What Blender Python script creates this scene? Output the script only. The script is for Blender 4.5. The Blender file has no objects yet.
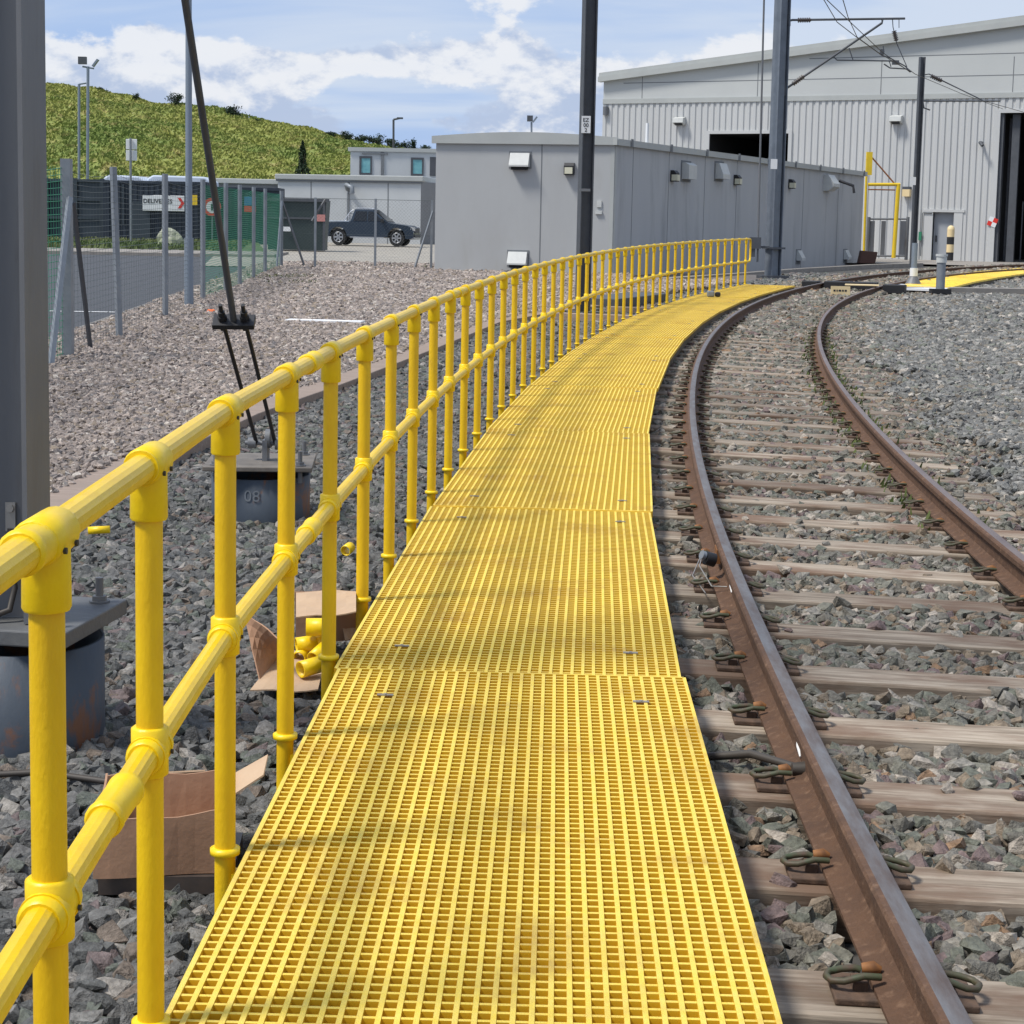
import bpy, math, random
import numpy as np
from mathutils import Vector, Matrix
random.seed(7); rng = np.random.default_rng(11)
S = bpy.context.scene; COL = S.collection
# ------------------------------------------------------------------ camera
FPX = 1760.0; CX = 512.0; CY = 430.0
TH = math.atan(205/1760.0); RO = math.radians(1.15); ZC = 1.6
Fv = np.array([0, math.cos(TH), -math.sin(TH)]); U0 = np.array([0, math.sin(TH), math.cos(TH)]); R0 = np.array([1.0, 0, 0])
Rv = R0*math.cos(RO) + U0*math.sin(RO); Uv = U0*math.cos(RO) - R0*math.sin(RO)
cam = bpy.data.cameras.new('camera'); co = bpy.data.objects.new('camera', cam); COL.objects.link(co)
m = Matrix.Identity(4)
for i in range(3):
    m[i][0] = Rv[i]; m[i][1] = Uv[i]; m[i][2] = -Fv[i]
m[2][3] = ZC
co.matrix_world = m
cam.sensor_fit = 'HORIZONTAL'; cam.sensor_width = 36; cam.lens = 36*FPX/1024
cam.shift_y = (CY-512)/1024; cam.clip_start = 0.05; cam.clip_end = 3000
S.camera = co
# ------------------------------------------------------------------ light
SUN_EL = math.radians(56); SUNV = Vector((-0.60, -0.23, 1.0)).normalized()
sl = bpy.data.lights.new('sun', 'SUN'); sl.energy = 3.5; sl.angle = math.radians(12); sl.color = (1, 0.955, 0.88)
so = bpy.data.objects.new('sun', sl); COL.objects.link(so); so.rotation_euler = SUNV.to_track_quat('Z', 'Y').to_euler()
S.view_settings.view_transform = 'Standard'; S.view_settings.look = 'None'; S.view_settings.gamma = 1
S.view_settings.exposure = 0.22
W = bpy.data.worlds.new('World'); S.world = W; W.use_nodes = True
nt = W.node_tree; nt.nodes.clear()
def nd(t, typ, **k):
    n = t.nodes.new(typ)
    for a, b in k.items():
        if a.startswith('i_'):
            key = a[2:]; key = int(key) if key.isdigit() else key.replace('_', ' ')
            n.inputs[key].default_value = b
        else: setattr(n, a, b)
    return n
def lk(t, a, b): t.links.new(a, b)
def mth(t, op, a, b=None, c=None, clamp=False):
    n = t.nodes.new('ShaderNodeMath'); n.operation = op; n.use_clamp = clamp
    for i, v in enumerate((a, b, c)):
        if v is None: continue
        if isinstance(v, (int, float)): n.inputs[i].default_value = v
        else: t.links.new(v, n.inputs[i])
    return n.outputs[0]
def mixc(t, f, a, b, mode='MIX'):
    n = t.nodes.new('ShaderNodeMix'); n.data_type = 'RGBA'; n.blend_type = mode
    for k, v in ((0, f), (6, a), (7, b)):
        if isinstance(v, (int, float, tuple)):
            n.inputs[k].default_value = v if not isinstance(v, tuple) or len(v) == 4 else (*v, 1)
        else: t.links.new(v, n.inputs[k])
    return n.outputs[2]
def noise(t, vec, scale, detail=6, rough=.55, dist=0.0):
    n = nd(t, 'ShaderNodeTexNoise'); n.inputs['Scale'].default_value = scale; n.inputs['Detail'].default_value = detail
    n.inputs['Roughness'].default_value = rough; n.inputs['Distortion'].default_value = dist
    if vec is not None: lk(t, vec, n.inputs['Vector'])
    return n.outputs['Fac']
def mr(t, v, a, b, c=0., d=1., smooth=True):
    n = nd(t, 'ShaderNodeMapRange'); n.interpolation_type = 'SMOOTHSTEP' if smooth else 'LINEAR'; n.clamp = True
    lk(t, v, n.inputs[0]); 
    for i, x in enumerate((a, b, c, d)): n.inputs[i+1].default_value = x
    return n.outputs[0]
sky = nd(nt, 'ShaderNodeTexSky', sky_type='NISHITA'); sky.sun_disc = False; sky.sun_elevation = math.asin(SUNV.z)
sky.sun_rotation = math.atan2(SUNV.x, SUNV.y); sky.air_density = 1.0; sky.dust_density = .6; sky.ozone_density = 1.5
tc = nd(nt, 'ShaderNodeTexCoord'); sp = nd(nt, 'ShaderNodeSeparateXYZ'); lk(nt, tc.outputs['Generated'], sp.inputs[0])
X_, Y_, Z_ = sp.outputs
def vmap(t, src, sc, loc=(0, 0, 0)):
    n = nd(t, 'ShaderNodeMapping'); n.inputs['Scale'].default_value = sc; n.inputs['Location'].default_value = loc
    lk(t, src, n.inputs['Vector']); return n.outputs[0]
# high thin veil of cloud
cb = nd(nt, 'ShaderNodeCombineXYZ'); zz = mth(nt, 'ADD', mth(nt, 'MAXIMUM', Z_, 0.0), .10)
lk(nt, mth(nt, 'DIVIDE', X_, zz), cb.inputs[0]); lk(nt, mth(nt, 'DIVIDE', Y_, zz), cb.inputs[1])
st = noise(nt, vmap(nt, cb.outputs[0], (.5, 1.1, 1), (5.1, 1.7, 0)), 1.0, 8, .5, .5)
stm = mr(nt, st, .36, .60, .22, .95)
base = mixc(nt, stm, (3.3, 5.0, 8.4), (6.5, 7.3, 8.7))
base = mixc(nt, .10, base, sky.outputs[0])
lowb = mr(nt, Z_, .065, .03, 0, .5); base = mixc(nt, lowb, base, (3.7, 5.1, 8.0))
# heaped cumulus low over the horizon
G3 = tc.outputs['Generated']
big = noise(nt, vmap(nt, G3, (6.0, 6.0, 13), (1.3, .7, .2)), 1.0, 3, .5, .2)
puf = noise(nt, vmap(nt, G3, (20, 20, 34), (1.3, .7, .2)), 1.0, 8, .58, .1)
pufu = noise(nt, vmap(nt, G3, (20, 20, 34), (1.3, .7, -.10)), 1.0, 8, .58, .1)
fld = mth(nt, 'ADD', mth(nt, 'MULTIPLY', big, .62), mth(nt, 'MULTIPLY', puf, .38))
band = mth(nt, 'MULTIPLY', mr(nt, Z_, .030, .058), mr(nt, Z_, .118, .082))
thr = mth(nt, 'ADD', fld, mth(nt, 'MULTIPLY', band, .155))
cum = mr(nt, thr, .572, .612)
edge = mr(nt, mth(nt, 'ADD', mth(nt, 'MULTIPLY', mth(nt, 'SUBTRACT', puf, pufu), 1.1), mth(nt, 'MULTIPLY', mth(nt, 'SUBTRACT', Z_, .075), 3.2)), -.10, .10)
cumcol = mixc(nt, edge, (4.6, 5.5, 7.3), (8.3, 8.5, 8.9))
fin = mixc(nt, mth(nt, 'MULTIPLY', cum, .92), base, cumcol)
hs = mr(nt, Z_, -.02, .0)
fin = mixc(nt, hs, (2.0, 2.0, 1.9), fin)
bg = nd(nt, 'ShaderNodeBackground'); bg.inputs[1].default_value = .088; lk(nt, fin, bg.inputs[0])
wo = nd(nt, 'ShaderNodeOutputWorld'); lk(nt, bg.outputs[0], wo.inputs[0])
# ------------------------------------------------------------------ ground model
def G(y):
    t = max(y-8, 0.0); return .0073*t*t/(t+6)
GV = np.vectorize(G)
C0 = np.array([0, 0, ZC])
def ray(px, py): return Fv + Rv*(px-CX)/FPX + Uv*(CY-py)/FPX
def at(px, py, z=0.0):
    r = ray(px, py); lo, hi = 1., 3000.
    for _ in range(60):
        mm = (lo+hi)/2
        if ZC + mm*r[2] - z - G(mm*r[1]) > 0: lo = mm
        else: hi = mm
    return C0 + lo*r
def atd(px, py, Y):
    r = ray(px, py); return C0 + r*Y/r[1]
# ------------------------------------------------------------------ helpers
ORG = {}
def tag(o, label=None, cat=None, group=None, kind=None):
    if label: o['label'] = label
    if cat: o['category'] = cat
    if group: o['group'] = group
    if kind: o['kind'] = kind
    return o
def thing(name, label, cat, loc=(0, 0, 0), group=None):
    o = bpy.data.objects.new(name, None); COL.objects.link(o); o.location = loc; o.empty_display_size = .1
    ORG[o] = Vector(loc); return tag(o, label, cat, group)
class MB:
    def __init__(s): s.v = []; s.f = []; s.m = []; s.sm = []
    def add(s, v, f, mi=0, smooth=False):
        b = len(s.v); s.v += [tuple(map(float, p)) for p in v]; s.f += [tuple(b+i for i in q) for q in f]
        s.m += [mi]*len(f); s.sm += [smooth]*len(f); return s
    def box(s, c, d, rz=0, mi=0, axes=None):
        c = np.array(c, float); h = np.array(d, float)/2
        if axes is None:
            cz, sz = math.cos(rz), math.sin(rz); A = np.array([[cz, sz, 0], [-sz, cz, 0], [0, 0, 1]])
        else: A = np.array(axes, float)
        v = [c + sum(A[k]*h[k]*sg[k] for k in range(3)) for sg in [(-1,-1,-1),(1,-1,-1),(1,1,-1),(-1,1,-1),(-1,-1,1),(1,-1,1),(1,1,1),(-1,1,1)]]
        return s.add(v, [(3,2,1,0),(4,5,6,7),(0,1,5,4),(1,2,6,5),(2,3,7,6),(3,0,4,7)], mi)
    def prism(s, poly, z0, z1, mi=0):          # horizontal polygon extruded up (ccw)
        n = len(poly); v = [(p[0], p[1], z0 if not callable(z0) else z0(p[1])) for p in poly] + [(p[0], p[1], z1 if not callable(z1) else z1(p[1])) for p in poly]
        return s.add(v, [tuple(range(n-1, -1, -1)), tuple(range(n, 2*n))] + [(i, (i+1) % n, n+(i+1) % n, n+i) for i in range(n)], mi)
    def extr(s, poly, d, mi=0):                # 3d polygon swept by vector d
        n = len(poly); d = np.array(d); v = [np.array(p, float) for p in poly]; v += [p+d for p in v]
        return s.add(v, [tuple(range(n-1, -1, -1)), tuple(range(n, 2*n))] + [(i, (i+1) % n, n+(i+1) % n, n+i) for i in range(n)], mi)
    def tube(s, path, r, n=10, mi=0, cap=True, smooth=True, flute=0):
        P = np.array(path, float); k = len(P); rr = np.broadcast_to(np.array(r, float), (k,))
        T = np.gradient(P, axis=0); T /= np.linalg.norm(T, axis=1)[:, None] + 1e-12
        up = np.array([0, 0, 1.0]) if abs(T[0][2]) < .9 else np.array([1.0, 0, 0])
        a = np.cross(T[0], up); a /= np.linalg.norm(a); v = []
        for i in range(k):
            a = a - T[i]*(a @ T[i]); a /= np.linalg.norm(a); b = np.cross(T[i], a)
            for j in range(n):
                t = 2*math.pi*j/n; q = rr[i]*(1 - (flute if j % 2 else 0))
                v.append(P[i] + q*(a*math.cos(t) + b*math.sin(t)))
        f = [(i*n+j, i*n+(j+1) % n, (i+1)*n+(j+1) % n, (i+1)*n+j) for i in range(k-1) for j in range(n)]
        s.add(v, f, mi, smooth)
        if cap: s.add(v[:n], [tuple(range(n-1, -1, -1))], mi); s.add(v[-n:], [tuple(range(n))], mi)
        return s
    def cyl(s, p, r, h, n=16, mi=0, ax=(0, 0, 1), smooth=True):
        p = np.array(p, float); ax = np.array(ax, float); ax /= np.linalg.norm(ax)
        return s.tube([p, p+ax*h], r, n, mi, True, smooth)
    def sweep(s, path, prof, up=(0, 0, 1), mi=None, smooth=False, closed=True, zs=None, cap=True):
        # prof: (lateral right, up) closed loop; path Nx3
        P = np.array(path, float); T = np.gradient(P, axis=0); T[:, 2] = 0; T /= np.linalg.norm(T, axis=1)[:, None]
        Rr = np.c_[T[:, 1], -T[:, 0], np.zeros(len(P))]; n = len(prof); v = []
        for i in range(len(P)):
            for a, b in prof: v.append(P[i] + Rr[i]*a + np.array([0, 0, b]))
        for j in range(n if closed else n-1):
            f = [(i*n+j, (i+1)*n+j, (i+1)*n+(j+1) % n, i*n+(j+1) % n) for i in range(len(P)-1)]
            b0 = len(s.v)
            if j == 0: base = b0; s.v += [tuple(map(float, p)) for p in v]
            s.f += [tuple(base+q for q in g) for g in f]; s.m += [mi[j] if mi else 0]*len(f); s.sm += [smooth]*len(f)
        if closed and cap:
            s.f += [tuple(base+q for q in range(n)), tuple(base+(len(P)-1)*n+q for q in range(n-1, -1, -1))]; s.m += [0, 0]; s.sm += [False]*2
        return s
    def build(s, name, mats, parent=None, label=None, bevel=0, fixn=False):
        me = bpy.data.meshes.new(name); o = bpy.data.objects.new(name, me); COL.objects.link(o)
        V = np.array(s.v, float)
        if parent is not None:
            org = ORG.get(parent, Vector((0, 0, 0))); V = V - np.array(org); ORG[o] = org; o.parent = parent
        me.from_pydata([tuple(p) for p in V], [], s.f)
        for mt in (mats if isinstance(mats, (list, tuple)) else [mats]): me.materials.append(mt)
        me.polygons.foreach_set('material_index', s.m); me.polygons.foreach_set('use_smooth', s.sm)
        if bevel:
            b = o.modifiers.new('bevel', 'BEVEL'); b.width = bevel; b.segments = 2; b.limit_method = 'ANGLE'
        me.update(); me.validate()
        if label: o['label'] = label
        return o
def kids(o): return list(o.children)
def copytree(o, parent=None):
    c = o.copy(); COL.objects.link(c); c.parent = parent; ORG[c] = ORG.get(o, Vector((0,0,0)))
    for ch in kids(o): copytree(ch, c)
    return c
def text_mb(txt, size, origin, ux, uz, mi=0, depth=.004, bold=0.0):
    cu = bpy.data.curves.new('t', 'FONT'); cu.body = txt; cu.size = size; cu.offset = bold*size; cu.resolution_u = 3
    ob = bpy.data.objects.new('t', cu); COL.objects.link(ob); dg = bpy.context.evaluated_depsgraph_get()
    me = bpy.data.meshes.new_from_object(ob.evaluated_get(dg)); o = np.array(origin, float); ux = np.array(ux, float); uz = np.array(uz, float)
    xs = [v.co.x for v in me.vertices]; mx = (min(xs)+max(xs))/2 if xs else 0
    V = [o + ux*(v.co.x-mx) + uz*v.co.y for v in me.vertices]; Fc = [tuple(p.vertices) for p in me.polygons]
    bpy.data.objects.remove(ob); bpy.data.curves.remove(cu); bpy.data.meshes.remove(me)
    return V, Fc
# ------------------------------------------------------------------ materials
def mat(name, col, rough=.7, metal=0., var=None, vs=3., vd=.5, bump=0., bs=40., spec=.5, col2=None, c2s=2., c2r=(.5, .7), coord='Object', stretch=None, grime=None):
    M = bpy.data.materials.new(name); M.use_nodes = True; t = M.node_tree; b = t.nodes['Principled BSDF']
    b.inputs['Roughness'].default_value = rough; b.inputs['Metallic'].default_value = metal
    if 'Specular IOR Level' in b.inputs: b.inputs['Specular IOR Level'].default_value = spec
    tcn = nd(t, 'ShaderNodeTexCoord').outputs[coord]
    if stretch: tcn = vmap(t, tcn, stretch)
    c = None
    if var:
        f = mr(t, noise(t, tcn, vs, 6, .6), .3, .7, smooth=False); c = mixc(t, f, tuple(col), tuple(var))
    if col2:
        f = mr(t, noise(t, tcn, c2s, 8, .65, .3), c2r[0], c2r[1]); c = mixc(t, f, c if c is not None else tuple(col), tuple(col2))
    if c is None: b.inputs['Base Color'].default_value = (*col, 1)
    else: lk(t, c, b.inputs['Base Color'])
    if bump:
        bn = nd(t, 'ShaderNodeBump'); bn.inputs['Strength'].default_value = bump; bn.inputs['Distance'].default_value = .01
        lk(t, noise(t, tcn, bs, 5, .6), bn.inputs['Height']); lk(t, bn.outputs[0], b.inputs['Normal'])
    return M
M = {}
M['frp'] = mat('frp_grating', (.87, .625, .065), .62, var=(.89, .68, .14), vs=25, bump=.6, bs=260, col2=(.50, .32, .07), c2s=2.2, c2r=(.46, .74))
M['frps'] = mat('frp_grating_sides_shaded', (.72, .45, .02), .45, var=(.62, .36, .016), vs=14)  # deeper resin ochre that also puts shade into the grating holes
M['post'] = mat('yellow_grp_post', (.84, .55, .004), .45, var=(.74, .45, .004), vs=16, bump=.2, bs=150, col2=(.52, .33, .03), c2s=9, c2r=(.62, .82), stretch=(1, 1, .35))
M['rail_y'] = mat('yellow_grp_rail', (.84, .57, .008), .34, var=(.74, .47, .006), vs=11, bump=.15, bs=120, col2=(.62, .46, .08), c2s=13, c2r=(.60, .78))
M['fit'] = mat('yellow_moulded_fitting', (.88, .62, .003), .4, bump=.12, bs=70, var=(.82, .54, .003), vs=20, col2=(.60, .40, .03), c2s=18, c2r=(.66, .8))
M['dark'] = mat('dark_screw', (.03, .03, .03), .5)
M['beam'] = mat('walkway_edge_beam', (.20, .165, .11), .8, var=(.12, .10, .075), vs=6, bump=.3)
M['clipm'] = mat('galvanised_clip', (.38, .36, .33), .45, .6)
M['rust'] = mat('rusty_rail_steel', (.125, .068, .040), .8, var=(.085, .048, .031), vs=12, bump=.6, bs=80, col2=(.20, .12, .075), c2s=26, c2r=(.5, .75), spec=.3)
M['polish'] = mat('worn_rail_head', (.21, .20, .195), .48, .45, var=(.125, .088, .068), vs=26, bump=.25, bs=70, stretch=(1, .2, 1))
M['head2'] = mat('dull_rail_head', (.27, .20, .165), .42, .55, var=(.17, .12, .10), vs=6, bump=.1, bs=60, stretch=(1, .3, 1))
M['chalk'] = mat('white_paint_mark', (.75, .75, .75), .7)
def wood(name, a, b, c):
    Mx = bpy.data.materials.new(name); Mx.use_nodes = True; t = Mx.node_tree; bs = t.nodes['Principled BSDF']; bs.inputs['Roughness'].default_value = .88
    tcn = nd(t, 'ShaderNodeTexCoord').outputs['Object']; oi = nd(t, 'ShaderNodeObjectInfo')
    va = nd(t, 'ShaderNodeVectorMath'); va.operation = 'ADD'; lk(t, tcn, va.inputs[0]); lk(t, oi.outputs['Location'], va.inputs[1])
    g = noise(t, vmap(t, va.outputs[0], (2.2, 38, 30)), 1.0, 7, .65, .4)
    p = noise(t, vmap(t, va.outputs[0], (1.6, 4, 4)), 1.0, 5, .6)
    c1 = mixc(t, mr(t, g, .35, .65), a, b); c2 = mixc(t, mr(t, p, .42, .66), c1, c)
    v = mr(t, oi.outputs['Random'], 0, 1, .72, 1.18, False); c3 = mixc(t, 1.0, c2, (1, 1, 1), 'MULTIPLY')
    hv = nd(t, 'ShaderNodeHueSaturation'); lk(t, c2, hv.inputs['Color']); lk(t, v, hv.inputs['Value']); lk(t, hv.outputs[0], bs.inputs['Base Color'])
    bn = nd(t, 'ShaderNodeBump'); bn.inputs['Strength'].default_value = .7; bn.inputs['Distance'].default_value = .006
    lk(t, g, bn.inputs['Height']); lk(t, bn.outputs[0], bs.inputs['Normal']); return Mx
M['sleeper'] = wood('weathered_sleeper_timber', (.18, .14, .10), (.38, .315, .245), (.16, .10, .065))
M['board'] = wood('weathered_edging_timber', (.27, .205, .165), (.40, .31, .255), (.31, .24, .195))
M['plate'] = mat('rusty_baseplate', (.14, .085, .055), .9, var=(.07, .045, .032), vs=30, bump=.4)
M['clipg'] = mat('rail_clip_green', (.05, .075, .035), .6, var=(.09, .045, .03), vs=28)
M['clipo'] = mat('orange_clip_nose', (.30, .125, .035), .7, var=(.15, .065, .025), vs=30)
M['galv'] = mat('galvanised_steel', (.27, .29, .31), .5, .35, var=(.20, .22, .245), vs=5, bump=.08)
M['mast'] = mat('painted_mast_steel', (.175, .18, .19), .55, .2, var=(.13, .135, .145), vs=3, bump=.1, col2=(.10, .09, .08), c2s=3.5, c2r=(.5, .8), stretch=(1, 1, .2))
M['mastd'] = mat('dark_mast_steel', (.085, .092, .105), .6, .1, var=(.065, .07, .08), vs=4, bump=.1)
M['mastm'] = mat('blue_grey_mast_steel', (.175, .20, .235), .5, .2, var=(.13, .15, .18), vs=4)
M['pile'] = mat('steel_pile', (.04, .055, .078), .6, .2, var=(.065, .08, .10), vs=4, bump=.15, col2=(.16, .07, .035), c2s=5, c2r=(.56, .66), stretch=(1, 1, .6))
M['capplate'] = mat('pile_cap_plate', (.10, .105, .115), .6, .2, var=(.16, .16, .155), vs=5, bump=.3, bs=30)
M['capbrown'] = mat('weathered_cap_plate', (.20, .175, .15), .7, .1, var=(.12, .105, .09), vs=6, bump=.3, bs=30)
M['black'] = mat('black_steel', (.022, .022, .025), .5, .2)
M['card'] = mat('cardboard', (.40, .235, .145), .9, var=(.34, .195, .12), vs=5, bump=.35, bs=14)
M['cardl'] = mat('pale_cardboard', (.52, .37, .24), .9, var=(.45, .31, .2), vs=5, bump=.45, bs=12)
M['tape'] = mat('soiled_carton_base', (.10, .075, .06), .4, var=(.045, .04, .04), vs=12)
M['wall'] = mat('grey_panel_front', (.42, .43, .43), .6, var=(.385, .39, .39), vs=.8, bump=.03, col2=(.37, .37, .36), c2s=1.4, c2r=(.52, .8), stretch=(1, 1, .3))
M['wallr'] = mat('grey_panel_shaded_side', (.42, .43, .44), .6, var=(.37, .38, .395), vs=.7, col2=(.29, .30, .31), c2s=1.2, c2r=(.48, .74), stretch=(1, 1, .16))  # grime streaks, plus a darker bluish tone painting in the unlit side's shade
M['fascia'] = mat('grey_green_fascia', (.42, .435, .42), .5, var=(.37, .385, .375), vs=1)
M['joint'] = mat('panel_joint', (.16, .17, .18), .7)
M['vent'] = mat('pale_vent_metal', (.55, .56, .54), .5, var=(.48, .49, .48), vs=5)
M['lens'] = mat('lamp_lens', (.62, .60, .46), .3)
M['clad'] = mat('hall_ribbed_cladding', (.54, .545, .54), .45, .05, var=(.49, .495, .49), vs=.6, col2=(.46, .46, .45), c2s=.9, c2r=(.55, .8), stretch=(1, 1, .12))
M['cladp'] = mat('hall_flat_panel', (.50, .515, .505), .5, var=(.455, .47, .465), vs=.3)
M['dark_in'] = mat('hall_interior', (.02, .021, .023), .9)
M['door'] = mat('grey_door', (.34, .36, .39), .5, var=(.31, .33, .36), vs=2)
M['yel'] = mat('yellow_paint', (.80, .56, .02), .45, var=(.72, .48, .02), vs=3)
M['white'] = mat('white_panel', (.72, .73, .74), .5)
M['offwhite'] = mat('white_modular_wall', (.52, .54, .55), .55, var=(.47, .49, .50), vs=.6)
M['offwhite2'] = mat('grey_wall_and_shaded_end', (.22, .225, .24), .6, var=(.19, .195, .21), vs=.8)  # grey store wall; on the office end wall it paints in shade
M['glass'] = mat('window_glass', (.12, .33, .37), .1, var=(.22, .48, .50), vs=2)
M['navy'] = mat('dark_navy_container', (.012, .020, .036), .55, var=(.02, .03, .048), vs=1.5)
M['navyl'] = mat('blue_grey_container', (.035, .05, .065), .6, var=(.025, .036, .05), vs=1.5)
M['skip'] = mat('dark_green_skip', (.018, .035, .035), .5, var=(.03, .045, .045), vs=1.2)
M['green'] = mat('green_mesh_wire', (.03, .20, .11), .5)
M['wire'] = mat('grey_mesh_wire', (.07, .085, .085), .6)
M['asph'] = mat('asphalt', (.052, .055, .063), .9, var=(.066, .07, .078), vs=3, bump=.3, bs=60)
M['conc'] = mat('concrete_kerb', (.30, .275, .245), .85, var=(.22, .20, .18), vs=4, bump=.3)
M['yard'] = mat('concrete_yard', (.34, .31, .26), .9, var=(.27, .25, .215), vs=.6, col2=(.17, .165, .16), c2s=1.5, c2r=(.55, .7))
M['boulder'] = mat('pale_boulder', (.42, .42, .35), .9, var=(.20, .24, .12), vs=2.5, bump=.6, bs=5)
M['paint'] = mat('dark_slate_car_paint', (.028, .042, .064), .22, .2)
M['tyre'] = mat('tyre_rubber', (.015, .015, .016), .8)
M['alloy'] = mat('alloy_wheel', (.45, .46, .48), .3, .7)
M['chrome'] = mat('bright_metal', (.7, .7, .72), .2, .8)
M['carglass'] = mat('car_glass', (.008, .010, .014), .05)
M['red'] = mat('red_sign_paint', (.60, .03, .02), .5)
M['blackp'] = mat('black_sign_paint', (.02, .02, .022), .5)
M['cream'] = mat('cream_sign', (.72, .56, .30), .6, var=(.78, .62, .36), vs=6)
M['orange'] = mat('orange_scrap', (.8, .17, .04), .6)
M['bark'] = mat('bark', (.08, .06, .045), .9)
M['rubber'] = mat('black_rubber', (.012, .012, .014), .6)
M['cable'] = mat('dark_cable', (.05, .042, .035), .6)
M['ins'] = mat('brown_insulator', (.07, .055, .05), .35)
M['tarp'] = mat('pale_blue_tarp', (.60, .66, .76), .5, var=(.50, .57, .68), vs=1.5)
M['brownc'] = mat('rusty_brown_box', (.11, .055, .04), .8)
M['lights'] = mat('steel_column_light', (.22, .26, .31), .5, .3)
def leafm(name, a, b, c=None):
    Mx = bpy.data.materials.new(name); Mx.use_nodes = True; t = Mx.node_tree; bs = t.nodes['Principled BSDF']; bs.inputs['Roughness'].default_value = .8
    tcn = nd(t, 'ShaderNodeTexCoord').outputs['Object']; g = noise(t, tcn, .09, 6, .65, .5); g2 = noise(t, tcn, .7, 4, .6)
    cc = mixc(t, mr(t, g, .38, .6), a, b)
    if c: cc = mixc(t, mr(t, g2, .5, .72), cc, c)
    lk(t, cc, bs.inputs['Base Color']); return Mx
M['hillg'] = leafm('hill_grass', (.145, .20, .036), (.26, .28, .062), (.33, .29, .10))
M['grass'] = leafm('verge_grass', (.07, .11, .03), (.13, .15, .05))
M['leaf'] = leafm('shrub_leaves', (.012, .03, .012), (.025, .05, .018))
M['moss'] = leafm('moss_weeds', (.05, .08, .015), (.10, .12, .03))
def stonem(name, ramp, sheen=.0):
    Mx = bpy.data.materials.new(name); Mx.use_nodes = True; t = Mx.node_tree; bs = t.nodes['Principled BSDF']; bs.inputs['Roughness'].default_value = .82
    bs.inputs['Specular IOR Level'].default_value = .35
    oi = nd(t, 'ShaderNodeObjectInfo'); cr = nd(t, 'ShaderNodeValToRGB'); e = cr.color_ramp.elements; cr.color_ramp.interpolation = 'CONSTANT'
    n = len(ramp); acc = 0
    for i, (w, c) in enumerate(ramp):
        if i < 2: el = e[i]; el.position = acc
        else: el = e.new(min(acc, .9999))
        el.color = (*c, 1); acc += w
    lk(t, oi.outputs['Random'], cr.inputs[0])
    g = noise(t, nd(t, 'ShaderNodeTexCoord').outputs['Object'], 2.4, 5, .7)
    hv = nd(t, 'ShaderNodeHueSaturation'); lk(t, cr.outputs[0], hv.inputs['Color']); lk(t, mr(t, g, .3, .7, .48, 1.5, False), hv.inputs['Value'])
    lk(t, hv.outputs[0], bs.inputs['Base Color'])
    bn = nd(t, 'ShaderNodeBump'); bn.inputs['Strength'].default_value = .5; bn.inputs['Distance'].default_value = .12
    lk(t, g, bn.inputs['Height']); lk(t, bn.outputs[0], bs.inputs['Normal']); return Mx
M['st_dark'] = stonem('dark_ballast_stone', [(.30, (0.108, 0.110, 0.107)), (.25, (0.146, 0.144, 0.139)), (.14, (0.126, 0.138, 0.117)), (.12, (0.203, 0.197, 0.185)), (.08, (0.178, 0.144, 0.117)), (.06, (0.282, 0.261, 0.235)), (.05, (0.160, 0.126, 0.122))])
M['st_track'] = stonem('track_ballast_stone', [(.22, (0.160, 0.149, 0.126)), (.17, (0.186, 0.180, 0.147)), (.18, (0.228, 0.180, 0.130)), (.12, (0.263, 0.243, 0.208)), (.10, (0.145, 0.149, 0.118)), (.08, (0.186, 0.135, 0.126)), (.03, (0.263, 0.167, 0.102)), (.06, (0.370, 0.323, 0.269))])
M['st_right'] = stonem('grey_ballast_stone', [(.28, (0.179, 0.177, 0.167)), (.22, (0.225, 0.221, 0.204)), (.18, (0.141, 0.137, 0.130)), (.12, (0.310, 0.296, 0.269)), (.10, (0.235, 0.203, 0.162)), (.06, (0.187, 0.195, 0.162)), (.04, (0.468, 0.424, 0.367))])
M['st_light'] = stonem('pinkish_gravel_stone', [(.26, (0.287, 0.239, 0.210)), (.20, (0.351, 0.294, 0.258)), (.18, (0.224, 0.193, 0.177)), (.14, (0.437, 0.366, 0.320)), (.10, (0.277, 0.223, 0.172)), (.07, (0.510, 0.457, 0.402)), (.05, (0.180, 0.163, 0.157))])
M['soil'] = mat('ballast_bed', (.055, .053, .05), .95, var=(.085, .08, .075), vs=8, bump=1, bs=14)
# ------------------------------------------------------------------ track path
ks = np.array([0, 8, 16, 24, 32, 42, 52, 62, 74., 90]); kap = np.array([.00731, .00743, .00623, .00696, .00812, .00745, .0104, .01071, .01071, .01071])
_s = np.arange(-2, 110, .25); _k = np.interp(_s, ks, kap); i0 = 8
_h = np.cumsum(_k)*.25; _h = _h - _h[i0] + .00281
_x = np.cumsum(np.sin(_h))*.25; _y = np.cumsum(np.cos(_h))*.25; _x += 1.67 - _x[i0]; _y += 2.5 - _y[i0]
def tp(s, off=0.0, z=0.0):
    x = np.interp(s, _s, _x); y = np.interp(s, _s, _y); h = np.interp(s, _s, _h)
    X = x + off*math.cos(h); Y = y - off*math.sin(h); return np.array([X, Y, z + G(Y)]), h
def toffs(X, Y):        # signed lateral offset & s of points (vectorised)
    i = np.clip(np.searchsorted(_y, Y), 1, len(_y)-1)
    for _ in range(4):
        dx = X - _x[i]; dy = Y - _y[i]; al = dx*np.sin(_h[i]) + dy*np.cos(_h[i]); i = np.clip(i + np.round(al/.25).astype(int), 1, len(_y)-1)
    dx = X - _x[i]; dy = Y - _y[i]; return dx*np.cos(_h[i]) - dy*np.sin(_h[i]), _s[i] + dx*np.sin(_h[i]) + dy*np.cos(_h[i])
WO = -1.72
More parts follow.
